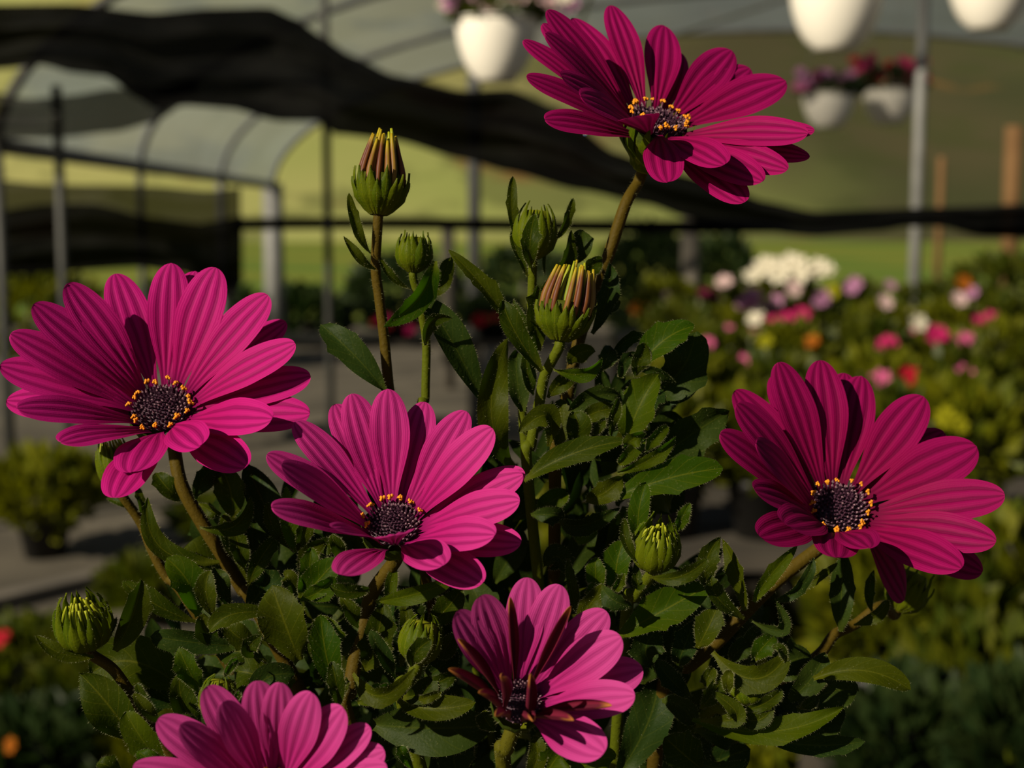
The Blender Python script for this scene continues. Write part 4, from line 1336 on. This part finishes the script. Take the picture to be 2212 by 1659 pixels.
# lower left
Lf('K', (525, 660), (260, 630), (62, 482), 58, -4, -8, 20)
Lf('K', (552, 592), (640, 470), (705, 345), 26, 0, 2, 30)
Lf('K', (1260, 940), (850, 700), (505, 790), 200, 14, 12, 10, 'leaf', teeth=0)
Lf('K', (1200, 1050), (980, 900), (780, 830), 150, 18, 18, 10, 'leaf_dark')
Lf('K', (850, 1345), (640, 1040), (415, 795), 165, 2, -2, -12, 'leaf', teeth=0)
Lf('K', (1090, 1530), (920, 1330), (780, 1095), 110, -4, -8, -10, 'leaf_bright')
Lf('K', (1390, 945), (1280, 760), (1203, 585), 82, 2, -2, -10, 'leaf_bright')
Lf('K', (1400, 1250), (1240, 1040), (1215, 790), 100, 6, 4, 10)
Lf('K', (1060, 1180), (940, 1080), (845, 945), 52, -8, -10, 20)
Lf('K', (1010, 1120), (920, 1000), (870, 875), 36, -6, -6, 20)
Lf('K', (1410, 1235), (1300, 1180), (1185, 1150), 38, -4, -8, 30)
Lf('K', (760, 1660), (660, 1540), (545, 1508), 60, -4, -8, 20)
Lf('K', (1120, 1545), (980, 1480), (870, 1410), 60, -8, -10, 10, 'leaf_bright')
Lf('K', (1570, 820), (1610, 740), (1668, 680), 32, -8, -8, 20, 'leaf_bright')
Lf('K', (1650, 1010), (1665, 980), (1684, 938), 22, -10, -10, 20, 'leaf_bright')
Lf('K', (1800, 1000), (1900, 830), (2130, 800), 110, 0, 0, 10, 'leaf_dark')
Lf('K', (1900, 700), (1700, 620), (1500, 650), 90, 8, 8, 10)
Lf('K', (1950, 900), (1800, 800), (1640, 780), 110, 6, 6, 10)
Lf('K', (1800, 660), (1760, 590), (1860, 490), 60, 4, 2, 10)
# lower centre
Lf('L', (545, 320), (400, 345), (245, 300), 52, -2, -8, 20)
Lf('L', (465, 610), (400, 480), (330, 370), 54, 2, 0, 20)
Lf('L', (595, 415), (880, 360), (1180, 255), 66, -2, -8, 20, 'leaf_bright')
Lf('L', (700, 440), (705, 300), (740, 150), 46, 6, 8, 10, 'leaf_bright')
Lf('L', (1000, 590), (1130, 460), (1238, 322), 92, 6, 2, 10)
Lf('L', (295, 1070), (220, 800), (183, 510), 104, -4, -4, 6, 'leaf_bright')
Lf('L', (315, 1200), (300, 1030), (262, 865), 58, -8, -10, 10)
Lf('L', (330, 1150), (360, 1060), (385, 990), 24, -6, -6, 20)
Lf('L', (745, 990), (640, 800), (553, 632), 56, -2, -6, 20, 'leaf_dark')
Lf('L', (425, 950), (630, 1120), (885, 912), 72, -4, -10, 25)
Lf('L', (760, 1150), (1010, 1215), (1345, 1170), 95, -2, -8, -12)
Lf('L', (560, 1330), (1000, 1360), (1470, 1340), 190, 10, 6, 10, 'leaf_dark', teeth=0)
Lf('L', (865, 900), (900, 790), (1010, 700), 66, -10, -14, 10)
Lf('L', (960, 1020), (1080, 1010), (1218, 922), 56, -4, -6, 20)
Lf('L', (510, 930), (600, 700), (650, 420), 110, 8, 8, 10)
Lf('L', (780, 900), (830, 650), (800, 400), 60, 10, 10, 10)
Lf('L', (900, 600), (850, 500), (760, 440), 100, 12, 12, 10, 'leaf_dark')
Lf('L', (800, 1130), (940, 1090), (1010, 980), 80, -4, -6, 10)
Lf('L', (900, 1150), (990, 1130), (1080, 1090), 36, -6, -8, 20)
Lf('L', (460, 1170), (560, 1120), (640, 1040), 64, 0, 2, 10, 'leaf_bright')
Lf('L', (640, 1200), (640, 1110), (700, 1030), 50, -2, -2, 10, 'leaf_bright')
Lf('L', (350, 820), (360, 680), (420, 540), 80, 8, 10, 10, 'leaf_dark')
Lf('L', (960, 980), (1080, 900), (1170, 760), 90, 4, 4, 10, 'leaf_dark')
Lf('L', (1040, 830), (1120, 760), (1180, 650), 70, 2, 2, 10)
Lf('L', (860, 1659), (800, 1560), (770, 1490), 40, 6, 4, 20, 'leaf_bright')
Lf('L', (1400, 1230), (1420, 1300), (1490, 1380), 60, 2, -2, 10)
# under the half open flower
Lf('M', (785, 580), (790, 330), (852, 90), 88, 2, 0, -8, 'leaf_bright')
Lf('M', (1105, 500), (1160, 390), (1220, 265), 50, -2, -4, 15, 'leaf_bright')
Lf('M', (850, 810), (690, 620), (672, 388), 42, -6, -6, 20)
Lf('M', (880, 895), (1140, 890), (1378, 738), 62, -6, -10, 20)
Lf('M', (600, 1400), (1000, 1180), (1410, 955), 150, 4, 2, -15, 'leaf_bright')
Lf('M', (1400, 985), (1360, 780), (1490, 550), 84, -2, -4, 15)
Lf('M', (1690, 1250), (1470, 1080), (1405, 880), 66, 0, -4, 20)
Lf('M', (1690, 1180), (1640, 900), (1500, 565), 62, 2, 2, -35, zm=0)
Lf('M', (1290, 1500), (1380, 1330), (1458, 1155), 105, 2, 0, -10)
Lf('M', (430, 1010), (420, 870), (418, 728), 80, 2, 0, 0, 'leaf_bright')
Lf('M', (275, 1215), (215, 980), (185, 735), 46, 0, 0, 25)
Lf('M', (590, 1030), (600, 800), (660, 580), 110, 4, 2, -10, 'leaf_bright')
Lf('M', (570, 1030), (620, 950), (660, 870), 40, -2, -2, 20, 'leaf_bright')
Lf('M', (470, 960), (560, 1080), (735, 1150), 66, -4, -6, 25, 'leaf_dark')
Lf('M', (350, 1060), (380, 1010), (400, 950), 40, -2, -2, 15, 'leaf_bright')
Lf('M', (270, 1230), (380, 1120), (480, 950), 80, -2, -4, 10, 'leaf')
Lf('M', (840, 870), (790, 960), (760, 760), 50, 2, 2, 15)
Lf('M', (930, 1080), (960, 980), (1030, 930), 90, 6, 6, 10)
Lf('M', (900, 1650), (850, 1500), (960, 1330), 130, 8, 6, 10, 'leaf_dark')
Lf('M', (1120, 1650), (1180, 1480), (1270, 1270), 100, 8, 8, 10, 'leaf_dark')
Lf('M', (1500, 1240), (1470, 1130), (1440, 1050), 60, 10, 10, 10, 'leaf_dark')
Lf('M', (0, 800), (100, 720), (180, 880), 110, 12, 10, 10, 'leaf_dark')
# lower right
Lf('N', (765, 400), (880, 220), (1085, -10), 52, -2, -2, 20, 'leaf_bright')
Lf('N', (920, 400), (1110, 280), (1192, 85), 42, 8, 8, 30, 'leaf_dark')
Lf('N', (1000, 350), (1200, 250), (1370, 120), 28, 12, 12, 10)
Lf('N', (740, 530), (960, 600), (930, 400), 44, -2, -6, 30, 'leaf_dark')
Lf('N', (770, 820), (840, 720), (938, 632), 68, 2, 2, 10, 'leaf_bright')
Lf('N', (470, 765), (760, 960), (1010, 780), 100, -4, -10, 12, 'leaf')
Lf('N', (1000, 850), (960, 740), (900, 740), 30, -10, -12, 10)
Lf('N', (380, 1260), (640, 1230), (455, 1050), 62, -8, -12, 10)
Lf('N', (320, 1255), (900, 1340), (1418, 1165), 98, -4, -10, -15, 'leaf_bright')
Lf('N', (820, 1390), (1200, 1440), (1570, 1412), 70, 0, -4, 10, 'leaf_dark')
Lf('N', (1200, 960), (1560, 900), (1900, 1040), 92, 4, 0, -15, 'leaf')
Lf('N', (1020, 1110), (1180, 960), (1280, 770), 96, 6, 8, 15, 'leaf_dark')
Lf('N', (1090, 1200), (1300, 1060), (1510, 1045), 130, 10, 8, 10, 'leaf_dark')
Lf('N', (880, 960), (1020, 840), (1180, 800), 120, 12, 12, 10, 'leaf_dark')
Lf('N', (700, 1180), (840, 1140), (965, 1042), 46, -8, -10, 25, 'leaf')
Lf('N', (640, 1220), (790, 1260), (905, 1160), 62, -6, -10, 10, 'leaf')
Lf('N', (1100, 1180), (1180, 1130), (1228, 1105), 40, 2, 2, 10)
Lf('N', (1400, 620), (1400, 330), (1420, 60), 86, 14, 18, 8, 'leaf_dark')
Lf('N', (1620, 470), (1600, 320), (1640, 170), 34, 22, 22, 10)
Lf('N', (1490, 570), (1650, 500), (1735, 390), 44, 20, 20, 20)
Lf('N', (600, 900), (580, 960), (580, 1060), 40, -8, -8, 10)
Lf('N', (400, 1000), (430, 960), (470, 880), 46, -2, -2, 10)
Lf('N', (380, 1180), (480, 1050), (545, 930), 60, -2, -2, 10)
Lf('N', (700, 760), (760, 660), (820, 600), 60, 12, 12, 10, 'leaf_dark')
Lf('N', (600, 830), (680, 740), (790, 710), 76, 12, 12, 10, 'leaf_dark')
Lf('N', (420, 1640), (250, 1500), (120, 1380), 130, -2, -6, 10, 'leaf')
Lf('N', (250, 1480), (470, 1600), (715, 1555), 56, 0, -4, 30, 'leaf_dark')
Lf('N', (310, 1100), (160, 960), (60, 825), 66, 4, 2, 10, 'leaf_dark')
Lf('N', (100, 1120), (240, 1160), (330, 1290), 80, 10, 8, 10, 'leaf_dark')
Lf('N', (330, 1330), (560, 1380), (640, 1430), 80, 10, 10, 10, 'leaf_dark')
Lf('N', (1100, 1330), (1250, 1300), (1420, 1180), 90, 12, 12, 10, 'leaf_dark')
Lf('N', (220, 960), (160, 800), (200, 560), 90, 8, 8, 10, 'leaf_dark')
Lf('N', (-30, 1000), (20, 800), (60, 600), 100, 8, 8, 10, 'leaf_dark')
# bottom middle
Lf('X', (1130, 1700), (1160, 1640), (1150, 1590), 20, -26, -28, 10)
Lf('X', (1150, 1720), (1200, 1640), (1215, 1632), 30, -26, -28, 10, 'leaf_bright')
Lf('X', (1180, 1720), (1270, 1650), (1330, 1640), 34, -22, -24, 10, 'leaf_bright')
Lf('X', (1180, 1700), (1190, 1650), (1186, 1630), 22, -24, -26, 10, 'leaf_bright')
Lf('X', (1000, 1700), (980, 1620), (1010, 1560), 40, 4, 4, 10, 'leaf_dark')
Lf('X', (1330, 1680), (1400, 1560), (1420, 1460), 44, 4, 6, 10, 'leaf_dark')
Lf('X', (1440, 1720), (1480, 1640), (1540, 1600), 40, 0, 0, 10, 'leaf_dark')

# deeper leaves of the same plant, seen through the gaps
POLY = [(380, 1180), (600, 1060), (1140, 960), (1210, 760), (1400, 780), (1480, 900), (1480, 1080), (1600, 1300), (1720, 1420), (1780, 1540), (1560, 1659), (300, 1659), (280, 1440)]
def inside(x, y):
    c = False
    for i in range(len(POLY)):
        (x1, y1), (x2, y2) = POLY[i], POLY[i - 1]
        if (y1 > y) != (y2 > y) and x < (x2 - x1) * (y - y1) / (y2 - y1) + x1:
            c = not c
    return c
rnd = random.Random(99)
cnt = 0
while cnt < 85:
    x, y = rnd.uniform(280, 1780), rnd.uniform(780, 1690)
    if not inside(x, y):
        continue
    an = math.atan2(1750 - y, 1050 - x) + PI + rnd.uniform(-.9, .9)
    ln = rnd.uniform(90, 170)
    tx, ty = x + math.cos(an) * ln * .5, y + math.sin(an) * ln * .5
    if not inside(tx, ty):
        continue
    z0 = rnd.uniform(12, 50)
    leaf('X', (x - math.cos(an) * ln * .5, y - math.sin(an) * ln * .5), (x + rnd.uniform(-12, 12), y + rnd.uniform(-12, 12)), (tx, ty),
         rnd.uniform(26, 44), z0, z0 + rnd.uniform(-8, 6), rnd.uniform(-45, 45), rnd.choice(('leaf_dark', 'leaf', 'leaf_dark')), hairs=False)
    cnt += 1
def inner_foliage():
    b = MB()
    r2 = random.Random(5)
    k = 0
    while k < 420:
        x, y = r2.uniform(280, 1780), r2.uniform(800, 1720)
        if not inside(x, min(y, 1650)):
            continue
        k += 1
        an = math.atan2(1750 - y, 1050 - x) + PI + r2.uniform(-1.1, 1.1)
        ln = r2.uniform(70, 130) * .5
        d0 = .34 + r2.uniform(.018, .075)
        p0, p1 = P(x - math.cos(an) * ln, y - math.sin(an) * ln, d0), P(x + math.cos(an) * ln, y + math.sin(an) * ln, d0 + r2.uniform(-.01, .01))
        T = (p1 - p0)
        sd = Quaternion(T.normalized(), r2.uniform(-1, 1)) @ T.cross(CAM - p0).normalized()
        up = sd.cross(T).normalized()
        w = T.length * r2.uniform(.16, .24)
        rows = []
        for i in range(6):
            s_ = i / 5
            c = p0 + T * s_ + up * (.1 * T.length * math.sin(PI * s_))
            ww = w * max(.1, (s_ ** .85) * ((1 - s_) ** .5) / .461)
            rows.append([c - sd * ww + up * ww * .25, c, c + sd * ww + up * ww * .25])
        b.grid(rows)
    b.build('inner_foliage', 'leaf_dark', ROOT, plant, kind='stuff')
inner_foliage()
# water drop hanging under the left petal of the top flower
M['water'] = simple('water', (1, 1, 1), 0.0)
wp = M['water'].node_tree.nodes
for q in wp:
    if q.type == 'BSDF_PRINCIPLED':
        q.inputs['Transmission Weight'].default_value = 1.0
        q.inputs['IOR'].default_value = 1.33
b = MB()
dc = P(*zp('C', (532, 940)), .336)
b.lathe(dc, [(1e-5, -.0007), (.0004, -.0006), (.00062, -.0003), (.0006, .0001), (.0004, .0005), (1e-5, .0008)], 12)
b.build('water_drop', 'water', dc, None, label='tiny water drop hanging under a petal of the top flower', category='drop')
